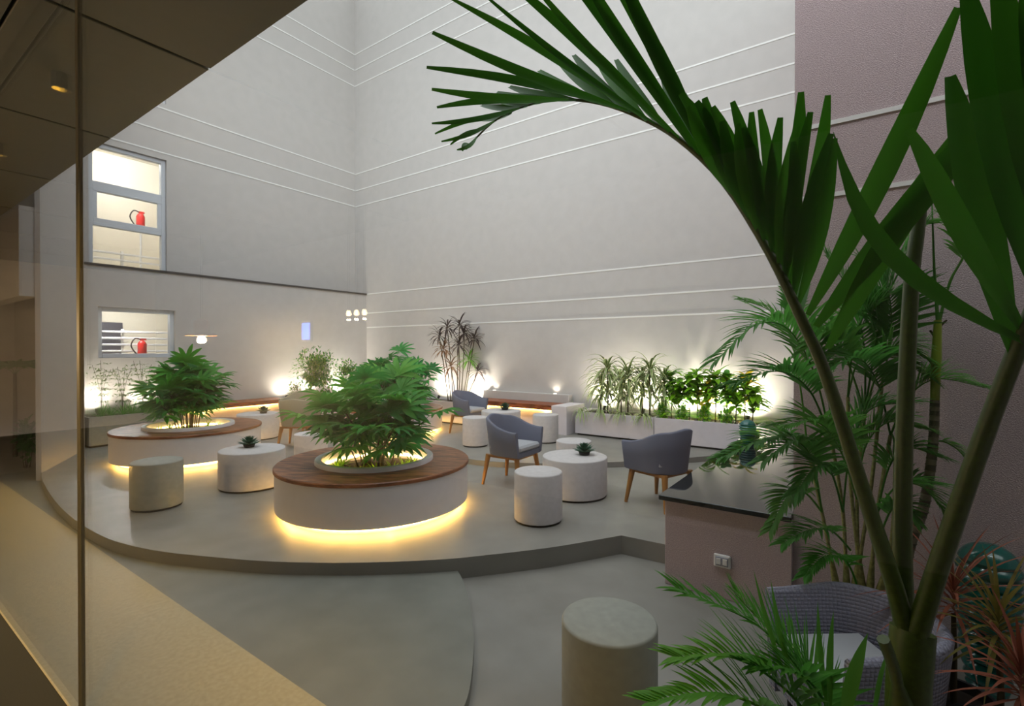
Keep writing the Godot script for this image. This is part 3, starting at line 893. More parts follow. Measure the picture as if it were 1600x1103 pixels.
func areca() -> void:
	var base := px_y(1330, 955, 0.33)
	base.y = 0.0
	pot(base, 0.23, 0.36, "grey pot holding the clumping feather palm by the stucco wall", M.pot_grey)
	var t := thing("feather_palm", "clumping feather palm with many thin stems against the stucco wall", "palm", base + Vector3(0, 0.33, 0))
	var o := t.position
	var z := 2.72
	var canes := [[[1325, 930], [1318, 800], [1300, 690]], [[1345, 930], [1340, 780], [1352, 640]], [[1360, 930], [1372, 800], [1392, 680]], [[1310, 925], [1285, 800], [1262, 700]], [[1350, 930], [1330, 760], [1325, 620]], [[1375, 930], [1395, 840], [1400, 720]], [[1335, 930], [1362, 760], [1378, 600]]]
	for c in canes:
		obj("stem", tube(curve3(c.map(func(p): return px_front(p[0], p[1], z + rng.randf_range(-0.05, 0.05)) - o), 4), [0.021, 0.017, 0.009], 8), M.areca_cane, t)
	var fronds := [
		[[[1300, 700, 2.7], [1275, 590, 2.65], [1232, 515, 2.6], [1180, 508, 2.55], [1122, 562, 2.5]], 34, 0.30],
		[[[1262, 700, 2.75], [1250, 600, 2.8], [1232, 520, 2.85], [1200, 484, 2.9], [1162, 470, 2.95]], 26, 0.20],
		[[[1352, 640, 2.75], [1372, 520, 2.85], [1395, 430, 2.9], [1440, 362, 2.95]], 36, 0.36],
		[[[1325, 620, 2.65], [1335, 530, 2.6], [1362, 480, 2.55], [1418, 448, 2.5]], 28, 0.26],
		[[[1392, 680, 2.7], [1420, 620, 2.7], [1465, 592, 2.7], [1540, 606, 2.7]], 26, 0.24],
		[[[1300, 690, 2.6], [1265, 610, 2.5], [1215, 580, 2.45], [1150, 600, 2.4]], 30, 0.24],
		[[[1262, 700, 2.75], [1238, 680, 2.7], [1190, 688, 2.62], [1128, 716, 2.55]], 30, 0.22],
		[[[1285, 800, 2.65], [1258, 770, 2.6], [1232, 775, 2.55], [1205, 828, 2.5]], 24, 0.17],
		[[[1318, 800, 2.6], [1330, 700, 2.5], [1360, 640, 2.45], [1420, 630, 2.4]], 30, 0.24],
		[[[1372, 800, 2.6], [1390, 730, 2.55], [1420, 700, 2.5], [1470, 715, 2.45]], 26, 0.2],
		[[[1340, 780, 2.55], [1312, 700, 2.45], [1278, 660, 2.4], [1225, 665, 2.35]], 30, 0.24],
		[[[1378, 600, 2.8], [1392, 520, 2.85], [1385, 450, 2.9], [1345, 410, 2.95]], 30, 0.26],
		[[[1330, 860, 2.6], [1300, 830, 2.5], [1262, 830, 2.45], [1225, 850, 2.4]], 24, 0.16],
		[[[1350, 640, 2.6], [1322, 560, 2.6], [1290, 520, 2.6], [1262, 545, 2.55]], 30, 0.22],
		[[[1392, 680, 2.65], [1372, 600, 2.6], [1340, 560, 2.5], [1290, 580, 2.45]], 28, 0.26],
		[[[1372, 850, 2.55], [1392, 800, 2.5], [1412, 790, 2.45], [1432, 815, 2.4]], 22, 0.15],
		[[[1325, 620, 2.75], [1345, 560, 2.78], [1400, 560, 2.8], [1450, 590, 2.8]], 28, 0.24],
		[[[1300, 690, 2.7], [1292, 600, 2.7], [1268, 540, 2.72], [1240, 500, 2.75], [1240, 455, 2.8]], 30, 0.24],
		[[[1285, 800, 2.6], [1270, 720, 2.55], [1240, 690, 2.5], [1195, 720, 2.45]], 30, 0.22],
		[[[1352, 640, 2.6], [1380, 560, 2.55], [1410, 540, 2.5], [1445, 560, 2.45]], 28, 0.22],
		[[[1318, 800, 2.5], [1300, 740, 2.45], [1275, 730, 2.4], [1245, 770, 2.35]], 28, 0.2],
		[[[1372, 800, 2.5], [1402, 760, 2.45], [1440, 760, 2.42], [1478, 800, 2.4]], 26, 0.2],
		[[[1340, 780, 2.6], [1352, 700, 2.55], [1388, 660, 2.5], [1440, 670, 2.45]], 30, 0.24],
		[[[1352, 640, 2.8], [1350, 540, 2.85], [1330, 460, 2.9], [1290, 400, 2.95]], 34, 0.28],
		[[[1345, 930, 2.5], [1325, 880, 2.45], [1290, 870, 2.4], [1260, 900, 2.35]], 22, 0.15],
	]
	for i in fronds.size():
		var f: Array = fronds[i]
		obj("frond", frond_mesh(px_line(f[0]).map(func(p): return p - o), f[1] + 4, f[2] * 1.08, 0.019, 0.75, 0.7, 300 + i), M.areca[i % 3], t)
	# the taller ringed palm stem in the same bed
	var foot := px_front(1412, 935, 2.75)
	foot.y = 0.0
	var r := thing("ringed_palm", "slender palm with ringed pale trunk and yellow-green crownshaft by the stucco wall", "palm", foot)
	var trunk := curve3([foot, px_front(1418, 880, 2.75), px_front(1445, 790, 2.72), px_front(1458, 700, 2.7), px_front(1461, 625, 2.7)].map(func(p): return p - foot), 10)
	var n := trunk.size() - 1
	for i in n:
		obj("trunk_ring", tube([trunk[i], trunk[i].lerp(trunk[i + 1], 0.86), trunk[i + 1]], [0.026 - 0.006 * i / n, 0.025 - 0.006 * i / n, 0.029 - 0.006 * i / n], 10), M.ring_pale if i % 2 else M.ring_dark, r)
	obj("crownshaft", tube([px_front(1461, 627, 2.7) - foot, px_front(1463, 560, 2.7) - foot, px_front(1465, 500, 2.7) - foot], [0.019, 0.022, 0.016], 10), M.shaft, r)
	obj("leaf_stub", tube([px_front(1463, 515, 2.7) - foot, px_front(1479, 500, 2.68) - foot], [0.007, 0.005], 6), M.cane, r)
	obj("leaf_stub", tube([px_front(1463, 530, 2.7) - foot, px_front(1453, 516, 2.68) - foot], [0.007, 0.005], 6), M.cane, r)
	obj("spear", tube([px_front(1465, 503, 2.7) - foot, px_front(1459, 420, 2.7) - foot, px_front(1455, 318, 2.72) - foot], [0.009, 0.006, 0.003], 6), M.areca[0], r)
	obj("frond", frond_mesh(px_line([[1467, 503, 2.7], [1484, 440, 2.7], [1506, 395, 2.72], [1500, 350, 2.74], [1450, 350, 2.78]]).map(func(p): return p - foot), 24, 0.22, 0.018, 0.7, 0.6, 401, 0.008, 0.45), M.areca[1], r)
	obj("frond", frond_mesh(px_line([[1455, 690, 2.65], [1475, 690, 2.6], [1500, 705, 2.55], [1520, 735, 2.5]]).map(func(p): return p - foot), 14, 0.12, 0.014, 0.7, 0.9, 402), M.areca[1], r)

func big_leaflet(parent: Node, o: Vector3, a: Array, b: Array, width: float, bow: float, blunt: float, m: Material, curl := 0.0) -> void:
	var p := px(a[0], a[1], a[2]) - o
	var q := px(b[0], b[1], b[2]) - o
	var view := (px(a[0], a[1], 1.0) - Vector3(0, EYE, 0)).normalized()
	var across := (q - p).cross(view).normalized()
	var line := []
	for i in 9:
		var t := i / 8.0
		line.append(p.lerp(q, t) + across * bow * sin(t * PI) - view * 0.03 * sin(t * PI) + Vector3(0, -curl * pow(t, 5.0), 0))
	var st := begin()
	add_leaf(st, line, width, (-view + Vector3(0.25, 0.5, 0.1)).normalized(), 0.28, 0.45, blunt)
	obj("leaflet", done(st), m, parent)

func big_palm() -> void:
	var foot := px(1420, 1250, 1.22)
	foot.y = 0.0
	pot(foot, 0.16, 0.34, "black pot holding the large broad-leaved palm", M.pot)
	var t := thing("broad_leaf_palm", "large palm with long broad dark green leaflets arching over the court", "palm", foot + Vector3(0, 0.3, 0))
	var o := t.position
	var loc := func(l: Array) -> Array: return px_line(l).map(func(p): return p - o)
	obj("trunk", tube(curve3([Vector3.ZERO] + loc.call([[1421, 1103, 1.2], [1424, 1040, 1.2], [1428, 985, 1.21]]), 4), [0.060, 0.058, 0.052, 0.046], 14), M.palm_stem, t)
	obj("leaf_stub", tube(curve3(loc.call([[1412, 1110, 1.17], [1400, 1050, 1.15], [1382, 1000, 1.13]]), 3), [0.028, 0.022, 0.013], 8), M.palm_stem, t)
	# frond that arches to the left
	var f := obj("frond", tube(curve3(loc.call([[1422, 1010, 1.2], [1400, 920, 1.22], [1352, 775, 1.28], [1292, 590, 1.36], [1255, 505, 1.4], [1200, 392, 1.46], [1130, 284, 1.54], [1060, 218, 1.62], [1000, 184, 1.7], [940, 163, 1.76], [880, 157, 1.82], [820, 167, 1.88], [770, 192, 1.92], [728, 234, 1.95]]), 4), range(54).map(func(i): return maxf(0.0035, 0.023 - 0.021 * pow(i / 50.0, 0.75))), 8), M.palm_stem, t)
	var near := [
		[[735, 226], [723, 237], 12], [[745, 215], [714, 235], 12], [[758, 203], [704, 227], 12], [[772, 190], [690, 222], 13], [[790, 180], [680, 210], 14], [[812, 170], [675, 194], 17], [[845, 161], [683, 169], 22], [[888, 157], [675, 141], 26], [[940, 161], [667, 107], 28], [[980, 174], [676, 53], 32],
		[[1003, 184], [690, -8], 30], [[1022, 194], [735, -24], 20], [[1045, 207], [765, -50], 36], [[1062, 218], [800, -60], 24], [[1082, 233], [846, -85], 40], [[1097, 247], [880, -90], 40], [[1114, 264], [915, -100], 44], [[1130, 283], [940, -100], 46],
		[[1143, 300], [1062, 148], 40], [[1156, 318], [1087, 160], 40], [[1168, 338], [1112, 168], 40], [[1180, 358], [1143, 160], 36], [[1192, 378], [1160, 200], 34], [[1204, 398], [1186, 172], 32], [[1214, 416], [1250, 145], 38], [[1224, 437], [1238, 222], 34], [[1234, 452], [1292, 150], 36], [[1247, 476], [1303, 217], 32]]
	var dense := []
	for i in near.size():
		dense.append(near[i])
		if i >= 18 and i + 1 < near.size() and i != 17:
			var p: Array = near[i]
			var q: Array = near[i + 1]
			dense.append([[(p[0][0] + q[0][0]) / 2.0, (p[0][1] + q[0][1]) / 2.0], [(p[1][0] + q[1][0]) / 2.0, (p[1][1] + q[1][1]) / 2.0 + [14.0, -10.0, 26.0][i % 3]], (p[2] + q[2]) / 2.0])
	near = dense
	for i in near.size():
		var l: Array = near[i]
		var u := clampf((1255.0 - l[0][0]) / 530.0, 0.0, 1.0)
		var d := lerpf(1.42, 1.95, u)
		big_leaflet(f, o, [l[0][0], l[0][1], d], [l[1][0], l[1][1], d - 0.10 - 0.1 * (1.0 - u)], l[2] * d / FOC * (0.52 if l[0][0] < 1140 else 0.62), 0.012 if i % 2 else -0.012, 0.32 if i < 10 or l[0][0] > 1140 else 0.15, M.palm[i % 3])
	var far_side := [[[1128, 283], [1068, 148]], [[1100, 250], [1035, 125]], [[1040, 205], [962, 95]], [[1010, 190], [930, 90]], [[985, 177], [896, 88]], [[962, 169], [868, 92]], [[935, 162], [842, 112]], [[900, 158], [796, 137]], [[870, 158], [776, 146]], [[845, 162], [762, 154]], [[825, 167], [752, 166]], [[800, 178], [742, 188]], [[1225, 440], [1205, 330]], [[1240, 465], [1236, 330]], [[1250, 490], [1268, 395]]]
	for i in far_side.size():
		var l: Array = far_side[i]
		var d := lerpf(1.42, 1.95, clampf((1255.0 - l[0][0]) / 530.0, 0.0, 1.0))
		big_leaflet(f, o, [l[0][0], l[0][1], d + 0.01], [l[1][0], l[1][1], d + 0.3], 0.042, 0.01, 0.4, M.palm[(i + 1) % 3])
	big_leaflet(f, o, [1262, 492, 1.4], [1494, 14, 1.22], 0.056, -0.012, 0.3, M.palm[1])
	big_leaflet(f, o, [1275, 510, 1.39], [1640, 78, 1.12], 0.066, 0.01, 0.2, M.palm[0])
	big_leaflet(f, o, [1293, 545, 1.37], [1540, 150, 1.2], 0.058, 0.012, 0.25, M.palm[1])
	# upright stalk
	obj("stalk", tube(curve3(loc.call([[1420, 1000, 1.23], [1412, 900, 1.25], [1413, 700, 1.28], [1423, 450, 1.32], [1432, 370, 1.33], [1440, 305, 1.34]]), 4), range(24).map(func(i): return lerpf(0.023, 0.013, i / 22.0)), 8), M.palm_stem, t)
	# frond that leaves the picture on the right
	var g := obj("frond", tube(curve3(loc.call([[1432, 1000, 1.19], [1470, 880, 1.16], [1535, 690, 1.1], [1600, 520, 1.04], [1670, 360, 1.0], [1770, 180, 0.96]]), 4), range(24).map(func(i): return lerpf(0.024, 0.009, i / 22.0)), 8), M.palm_stem, t)
	big_leaflet(g, o, [1584, 556, 1.05], [1482, 100, 1.12], 0.066, 0.006, 0.3, M.palm[0], 0.03)
	big_leaflet(g, o, [1600, 520, 1.04], [1418, 180, 1.0], 0.048, 0.012, 0.3, M.palm[1], 0.03)
	big_leaflet(g, o, [1612, 540, 1.03], [1300, 204, 1.1], 0.042, 0.075, 0.0, M.palm[0])
	big_leaflet(g, o, [1625, 470, 1.02], [1505, -20, 1.05], 0.07, 0.005, 0.3, M.palm[2])
	big_leaflet(g, o, [1650, 420, 1.0], [1552, -60, 0.98], 0.062, 0.005, 0.3, M.palm[0])
	big_leaflet(g, o, [1670, 380, 1.0], [1600, -80, 0.95], 0.06, 0.005, 0.3, M.palm[1])

func low_palm() -> void:
	var foot := px(1300, 1250, 1.6)
	foot.y = 0.0
	var t := thing("young_palm", "low young palm with fine feathery fronds in front of the wicker chair", "palm", foot)
	var fronds := [
		[[[1320, 1190, 1.55], [1262, 1065, 1.6], [1180, 975, 1.65], [1062, 925, 1.7]], 34, 0.24],
		[[[1315, 1200, 1.5], [1240, 1090, 1.5], [1150, 1030, 1.5], [1060, 1030, 1.5]], 34, 0.22],
		[[[1300, 1210, 1.45], [1210, 1120, 1.42], [1120, 1085, 1.4], [1020, 1100, 1.4]], 32, 0.20],
		[[[1325, 1190, 1.6], [1270, 1080, 1.68], [1215, 1000, 1.75], [1150, 930, 1.8]], 30, 0.20],
		[[[1330, 1190, 1.5], [1285, 1090, 1.48], [1240, 1050, 1.46], [1180, 1045, 1.45]], 32, 0.2],
	]
	for i in fronds.size():
		var f: Array = fronds[i]
		obj("frond", frond_mesh(px_line(f[0]).map(func(p): return p - foot), f[1], f[2], 0.017, 0.7, 0.35, 500 + i, 0.006, 0.18), M.areca[i % 2], t)
	for b in [[[1296, 1120, 1.45], [1279, 940, 1.5], 0.016], [[1300, 1120, 1.42], [1304, 955, 1.45], 0.018], [[1318, 1140, 1.35], [1358, 990, 1.35], 0.034], [[1366, 1140, 1.4], [1392, 1010, 1.42], 0.012], [[1250, 1110, 1.5], [1205, 905, 1.6], 0.016], [[1235, 1080, 1.5], [1178, 890, 1.6], 0.014]]:
		big_leaflet(t, foot, b[0], b[1], b[2], 0.006, 0.0, M.areca[1])
	obj("stem", tube(curve3([Vector3.ZERO, px(1315, 1200, 1.52) - foot], 3), [0.03, 0.022], 8), M.areca_cane, t)

func entry_plants() -> void:
	for s in [[Vector3(-9.5, 0.06, -1.2), 0.0, "dark leafy plant beside the dim doorway"], [Vector3(-10.75, 0.0, -1.84), 0.7, "dark fan-leaved palm inside the dim doorway"]]:
		if s[1] == 0.0:
			continue
		var t := thing("doorway_palm", s[2], "palm", s[0])
		obj("stem", tube([Vector3.ZERO, Vector3(0, 1.3, 0)], [0.03, 0.02], 8), M.cane, t)
		for i in 9:
			var leaf := obj("leaf", fan_meshes[i % 3], M.areca[i % 2], t, Vector3(0, 1.25, 0))
			leaf.basis = Basis(Vector3.UP, i * 2.4) * Basis(Vector3(0, 0, 1), 0.5)
			leaf.scale = Vector3.ONE * 1.05
	bush("doorway_bush", Vector3(-9.6, 0.0, -1.76), Vector3(0, 0.4, 0), Vector3(0.3, 0.3, 0.12), 260, 0.12, M.shrub, "low dark bush on the floor of the dim doorway", "", 91)

var fan_meshes := []

# ---------------------------------------------------------------- the scene
func _ready() -> void:
	rng.seed = 12
	var cam := Camera3D.new()
	cam.name = "camera"
	cam.fov = 2.0 * rad_to_deg(atan(551.5 / FOC))
	cam.near = 0.05
	cam.far = 100.0
	add_child(cam)
	cam.position = Vector3(0, EYE, 0)
	cam.rotation_degrees = Vector3(-rad_to_deg(atan(4.5 / FOC)), YAW, 0)
	cam.current = true

	var we := WorldEnvironment.new()
	we.name = "environment"
	var env := Environment.new()
	var sky_mat := ProceduralSkyMaterial.new()
	sky_mat.sky_top_color = Color(0.74, 0.77, 0.77)
	sky_mat.sky_horizon_color = Color(0.74, 0.77, 0.77)
	sky_mat.ground_bottom_color = Color(0.3, 0.3, 0.3)
	sky_mat.ground_horizon_color = Color(0.4, 0.4, 0.4)
	sky_mat.energy_multiplier = 1.0
	var sky := Sky.new()
	sky.sky_material = sky_mat
	env.background_mode = Environment.BG_SKY
	env.sky = sky
	env.background_energy_multiplier = 1.35
	env.tonemap_mode = Environment.TONE_MAPPER_LINEAR
	env.tonemap_exposure = 2.6
	env.sdfgi_enabled = true
	env.ssao_enabled = true
	env.ssil_enabled = true
	we.environment = env
	add_child(we)

	make_materials()
	# added floodlights, out of view above the soffit, to brighten the tall walls
	for x in [-7.4, -4.5, -1.6, 1.3]:
		var fl := thing("added_floodlight", "added wide white floodlight, out of view on the facade above the soffit", "lamp", Vector3(x, 6.1, -1.66), 0.0, "added floodlights on the facade")
		fl.rotation_degrees.x = -8.0
		obj("housing", box(Vector3(1.24, 0.44, 0.1), 0.01, false), M.frame, fl)
		obj("bracket", box(Vector3(0.1, 0.1, 0.16), 0.0, false), M.frame, fl, Vector3(0, 0, 0.1))
		obj("added_lamp_panel", box(Vector3(1.2, 0.4, 0.01), 0.0, false), M.tube_lamp, fl, Vector3(0, 0, -0.055))
		var al := AreaLight3D.new()
		al.name = "added_flood_light"
		al.area_size = Vector2(1.2, 0.4)
		al.light_color = Color(0.98, 0.985, 1.0)
		al.light_energy = 1.9 if x < 0.0 else 0.8
		al.area_range = 40.0
		al.shadow_enabled = true
		fl.add_child(al)
		al.position = Vector3(0, 0, -0.07)
	build_shell()
	build_stairwell()

	# ---- built-in ledge with granite top, socket
	var lt := thing("stone_ledge", "low stucco ledge with polished dark granite top", "ledge", Vector3(-0.77, 0, -5.4))
	obj("body", span(Vector3(-0.39, 0, -1.9), Vector3(0.398, 0.595, 1.9), 0.004), M.stucco, lt)
	obj("granite_top", span(Vector3(-0.425, 0.595, -1.9), Vector3(0.398, 0.63, 1.935), 0.004), M.granite, lt)
	var so := thing("wall_socket", "small white wall socket on the stucco ledge front", "socket", Vector3(-0.775, 0.255, -3.5))
	obj("plate", box(Vector3(0.105, 0.085, 0.02), 0.006, false), M.plastic, so, Vector3(0, 0, 0.01))
	obj("face", box(Vector3(0.08, 0.06, 0.008), 0.003, false), M.socket_face, so, Vector3(0, 0, 0.021))
	for sx in [-0.02, 0.02]:
		obj("switch", box(Vector3(0.028, 0.04, 0.006), 0.002, false), M.plastic, so, Vector3(sx, 0, 0.026))

	# ---- round benches and lady palms
	for i in 4:
		fan_meshes.append(fan_leaf(40 + i))
	var b1 := Vector3(-3.90, FLOOR_P, -3.19)
	var b2 := Vector3(-7.75, FLOOR_P, -3.09)
	var b3 := Vector3(-7.23, FLOOR_P, -6.35)
	round_bench(b1, 0.5, "round white bench with wooden ring seat, closest to the glass wall")
	round_bench(b2, 0.9, "round white bench with wooden ring seat beside the concrete planter")
	round_bench(b3, 0.2, "round white bench between the far blue chair and the corner planter")
	rhapis(b1 + Vector3(0, 0.37, 0), 0.95, 1.15, 19, M.rhapis, "dense lady palm growing from the bench closest to the glass wall", 1)
	rhapis(b2 + Vector3(0, 0.37, 0), 0.98, 0.95, 18, M.rhapis, "lady palm growing from the bench beside the concrete planter", 2)
	rhapis(b3 + Vector3(0, 0.37, 0), 1.15, 1.5, 22, M.rhapis_deep, "deep green lady palm in the bench beside the far blue chair", 3)
	for i in 9:
		var a := -0.6 + i * 0.42
		tuft("sedge_plant", b1 + Vector3(cos(a) * 0.36, 0.36, sin(a) * 0.36), 22, 0.17, 0.013, Vector2(0.3, 1.3), 1.1, M.lime, "small lime grass tuft at the foot of the closest lady palm", "plant", "grass tufts in the closest round bench", 600 + i)
	for i in 9:
		var a := i * 0.7
		tuft("sedge_plant", b2 + Vector3(cos(a) * 0.36, 0.36, sin(a) * 0.36), 18, 0.15, 0.013, Vector2(0.3, 1.3), 1.1, M.lime, "small lime grass tuft in the bench beside the concrete planter", "plant", "grass tufts in the round bench by the planter", 620 + i)

	# ---- drums, tables, succulents
	drum("drum_stool", "pale concrete drum stool by the blue chair, in front of the table", "stool", Vector3(-2.363, FLOOR_P, -3.726), 0.212, 0.435, M.concrete)
	drum("drum_table", "wide concrete drum table with succulent between two blue chairs", "table", Vector3(-2.481, FLOOR_P, -4.62), 0.335, 0.40, M.concrete)
	drum("drum_stool", "concrete drum stool behind the wide table, beside the platform step", "stool", Vector3(-2.86, FLOOR_P, -5.30), 0.21, 0.42, M.concrete)
	drum("drum_stool", "grey-green drum stool with dim light in its tone, standing alone near the platform edge", "stool", Vector3(-5.56, FLOOR_P, -1.93), 0.215, 0.44, M.concrete_dark_shaded)
	drum("drum_table", "wide concrete drum table with succulent between the round benches", "table", Vector3(-5.55, FLOOR_P, -2.84), 0.335, 0.41, M.concrete)
	drum("drum_stool", "white drum stool just behind the closest round bench", "stool", Vector3(-5.9, FLOOR_P, -3.78), 0.205, 0.42, M.concrete)
	drum("drum_stool", "white drum stool standing between the far blue chair and the closer one", "stool", Vector3(-4.785, FLOOR_U, -5.78), 0.19, 0.43, M.concrete)
	drum("drum_table", "white drum table with succulent in front of the wall bench", "table", Vector3(-5.0, FLOOR_U, -6.72), 0.33, 0.42, M.concrete)
	drum("drum_stool", "white drum stool at the white end block of the wall bench", "stool", Vector3(-4.09, FLOOR_U, -6.66), 0.20, 0.43, M.concrete)
	drum("drum_table", "white drum table with succulent beside the warm-tinted chair", "table", Vector3(-8.5, FLOOR_P, -4.45), 0.33, 0.42, M.concrete)
	drum("drum_stool", "large plain drum stool on the lowest floor, below the steps", "stool", Vector3(-0.942, 0, -2.08), 0.212, 0.44, M.concrete_dark_shaded)  # foreground shade is put into this darker concrete
	succulent(Vector3(-2.42, FLOOR_P + 0.40, -4.72), "dark green succulent on the table between two blue chairs")
	succulent(Vector3(-5.66, FLOOR_P + 0.41, -2.86), "grey-green succulent on the table between the round benches")
	succulent(Vector3(-4.98, FLOOR_U + 0.42, -6.8), "small pale succulent on the table before the wall bench")
	succulent(Vector3(-8.42, FLOOR_P + 0.42, -4.5), "succulent on the table beside the warm-tinted chair")

	# ---- chairs
	armchair(Vector3(-3.27, FLOOR_P, -4.60), Vector3(1, 0, -0.03), "blue-grey tub chair with grey cushion, beside the closest round bench", M.fabric)
	armchair(Vector3(-1.64, FLOOR_P, -4.82), Vector3(-0.95, 0, -0.32), "blue-grey tub chair turned away beside the granite ledge", M.fabric)
	armchair(Vector3(-5.9, FLOOR_P, -6.92), Vector3(1, 0, 0.0), "blue-grey tub chair at the back, next to the cordyline", M.fabric)
	armchair(Vector3(-7.22, FLOOR_P, -4.42), Vector3(-0.62, 0, -0.78), "tub chair tinted beige for warm light, its back to the glass wall", M.fabric_warm_tint)
	armchair(Vector3(-8.5, FLOOR_P, -5.25), Vector3(0.3, 0, 0.9), "tub chair tinted beige for warm light, facing the other tinted chair", M.fabric_warm_tint)
	var wpos := px(1345, 1000, 2.06)
	wpos.y = 0.0
	wicker_chair(wpos, Vector3(-0.80, 0, 0.60))

	# ---- benches and planters along the walls
	var wb := thing("wall_bench", "long wooden bench with lit underside along the back wall", "bench", Vector3(-5.42, FLOOR_P, -7.75))
	obj("seat", span(Vector3(-1.00, 0.44, -0.25), Vector3(1.00, 0.53, 0.22), 0.006), M.bench_wood, wb)
	obj("base", span(Vector3(-1.00, 0, -0.25), Vector3(1.00, 0.44, 0.02)), M.white_box, wb)
	obj("led_strip", span(Vector3(-0.98, 0.415, 0.03), Vector3(0.98, 0.43, 0.045)), M.led, wb)
	obj("back_ledge", span(Vector3(-1.00, 0.0, -0.40), Vector3(1.00, 0.68, -0.25), 0.004), M.wall, wb)
	for x in [-0.77, 0.66]:
		obj("ledge_lamp", lathe([Vector2(0, 0), Vector2(0.03, 0), Vector2(0.03, 0.008), Vector2(0, 0.008)], 16), M.lens, wb, Vector3(x, 0.68, -0.34))
		spot(wb, Vector3(x, 0.70, -0.34), Vector3(0, 1, -0.12), Color(1.0, 0.95, 0.86), 0.03, 70.0, 0.02)
	for x in [-0.7, 0.0, 0.7]:
		omni(wb, Vector3(x, 0.40, 0.07), Color(1.0, 0.82, 0.5), 0.02, 0.03)
	obj("end_block", span(Vector3(1.02, 0, -0.25), Vector3(1.32, 0.55, 0.40), 0.005), M.white_box, wb)
	var sb := thing("wall_bench", "short wooden bench with lit underside along the low wall", "bench", Vector3(-9.95, FLOOR_P, -4.75))
	obj("seat", span(Vector3(-0.33, 0.42, -0.95), Vector3(0.25, 0.50, 0.95), 0.006), M.bench_wood, sb)
	obj("base", span(Vector3(-0.33, 0, -0.95), Vector3(0.02, 0.42, 0.95)), M.white_box, sb)
	obj("led_strip", span(Vector3(0.03, 0.395, -0.93), Vector3(0.045, 0.41, 0.93)), M.led, sb)
	for z in [-0.6, 0.6]:
		omni(sb, Vector3(0.07, 0.38, z), Color(1.0, 0.82, 0.5), 0.02, 0.03)

	planter_box(Vector3(-4.02, FLOOR_U, -8.1), Vector3(-2.665, 0.615, -7.5), "long white planter box of variegated dracaenas", M.white_box)
	planter_box(Vector3(-2.655, FLOOR_U, -8.1), Vector3(-1.2, 0.615, -7.5), "long white planter box of yellow-green crotons", M.white_box)
	planter_box(Vector3(-10.28, FLOOR_P, -3.75), Vector3(-9.66, 0.62, -2.46), "concrete planter box under the square window", M.concrete_dark_shaded)
	planter_box(Vector3(-10.28, FLOOR_P, -8.1), Vector3(-9.5, 0.60, -5.8), "white planter box in the corner holding the round shrub", M.white_box)
	planter_box(Vector3(-8.2, FLOOR_P, -8.1), Vector3(-6.5, 0.60, -7.55), "white planter box behind the far blue chair", M.white_box)

	# ---- planting along the walls
	cordyline(Vector3(-7.0, 0.56, -7.82))
	bush("round_shrub", Vector3(-9.75, 0.55, -6.35), Vector3(0.05, 0.64, 0), Vector3(0.44, 0.56, 0.56), 2600, 0.085, M.shrub, "round small-leaved shrub in the corner planter", "", 5, 5, M.shrub_light)
	bush("corner_shrub", Vector3(-9.8, 0.55, -7.2), Vector3(0.0, 0.5, 0), Vector3(0.3, 0.44, 0.36), 1100, 0.085, M.shrub, "smaller loose shrub beside the round shrub", "", 6, 4, M.shrub_light)
	bush("grey_shrub", Vector3(-9.85, 0.55, -5.98), Vector3(0.0, 0.22, 0), Vector3(0.22, 0.24, 0.22), 350, 0.06, M.bamboo, "little greyish shrub at the end of the corner planter", "", 7, 4)
	for i in 4:
		cane_shrub(Vector3(-9.98, 0.57, -2.70 - i * 0.28), 0.92 - 0.05 * (i % 2), "slender bamboo-like shrub under the square window", 700 + i)
	for i in 8:
		tuft("lilyturf_plant", Vector3(-9.80 - 0.1 * (i % 2), 0.57, -2.66 - i * 0.14), 46, 0.30, 0.012, Vector2(0.5, 1.45), 0.9, M.grass, "bright grass tuft along the concrete planter edge", "plant", "grass tufts in the concrete planter", 720 + i)
	for i in 7:
		var x := -3.68 + i * 0.18
		dracaena(Vector3(x, 0.57, -7.80 + 0.14 * (i % 2)), [0.46, 0.68, 0.48, 0.60, 0.54, 0.68, 0.52][i], 44, 0.50, M.variegated, "cream-striped dracaena with arching leaves in the long planter", 740 + i, "striped dracaenas in the long planter")
	for i in 4:
		var x := -3.92 + i * 0.36
		var t := thing("spider_plant", "striped spider plant spilling over the long planter edge", "plant", Vector3(x, 0.585, -7.56), 0.0, "spider plants spilling over the long planter")
		var st := begin()
		var r := RandomNumberGenerator.new()
		r.seed = 760 + i
		for k in 16:
			add_leaf(st, bent(Vector3(0, 0.01, 0), around(r.randf_range(0.1, PI - 0.1), r.randf_range(0.35, 1.2)), r.randf_range(0.24, 0.40), 3.4, 7), 0.022, Vector3.UP, 0.3, 0.3, 0.0, Color(0.12, 0.25, 0.06), Color(0.60, 0.66, 0.34), true)
		obj("leaves", done(st), M.variegated, t)
	var kinds := [[-2.50, 0.76, 0], [-2.36, 0.62, 1], [-2.22, 0.74, 0], [-2.08, 0.82, 1], [-1.95, 0.66, 2], [-1.82, 0.80, 1], [-1.68, 0.74, 0], [-1.54, 0.62, 1], [-1.44, 0.76, 2], [-1.32, 0.54, 1]]
	for i in kinds.size():
		var k: Array = kinds[i]
		var ms: Array = [[M.croton_dark, M.croton], [M.croton, M.croton], [M.croton, M.croton_yellow]][k[2]]
		croton(Vector3(k[0], 0.57, -7.84 + 0.1 * (i % 2)), k[1], 32, ms[0], ms[1], ["dark and lime leaved croton in the long planter", "lime green croton in the long planter", "lime croton with yellow leaves in the long planter"][k[2]], 780 + i)
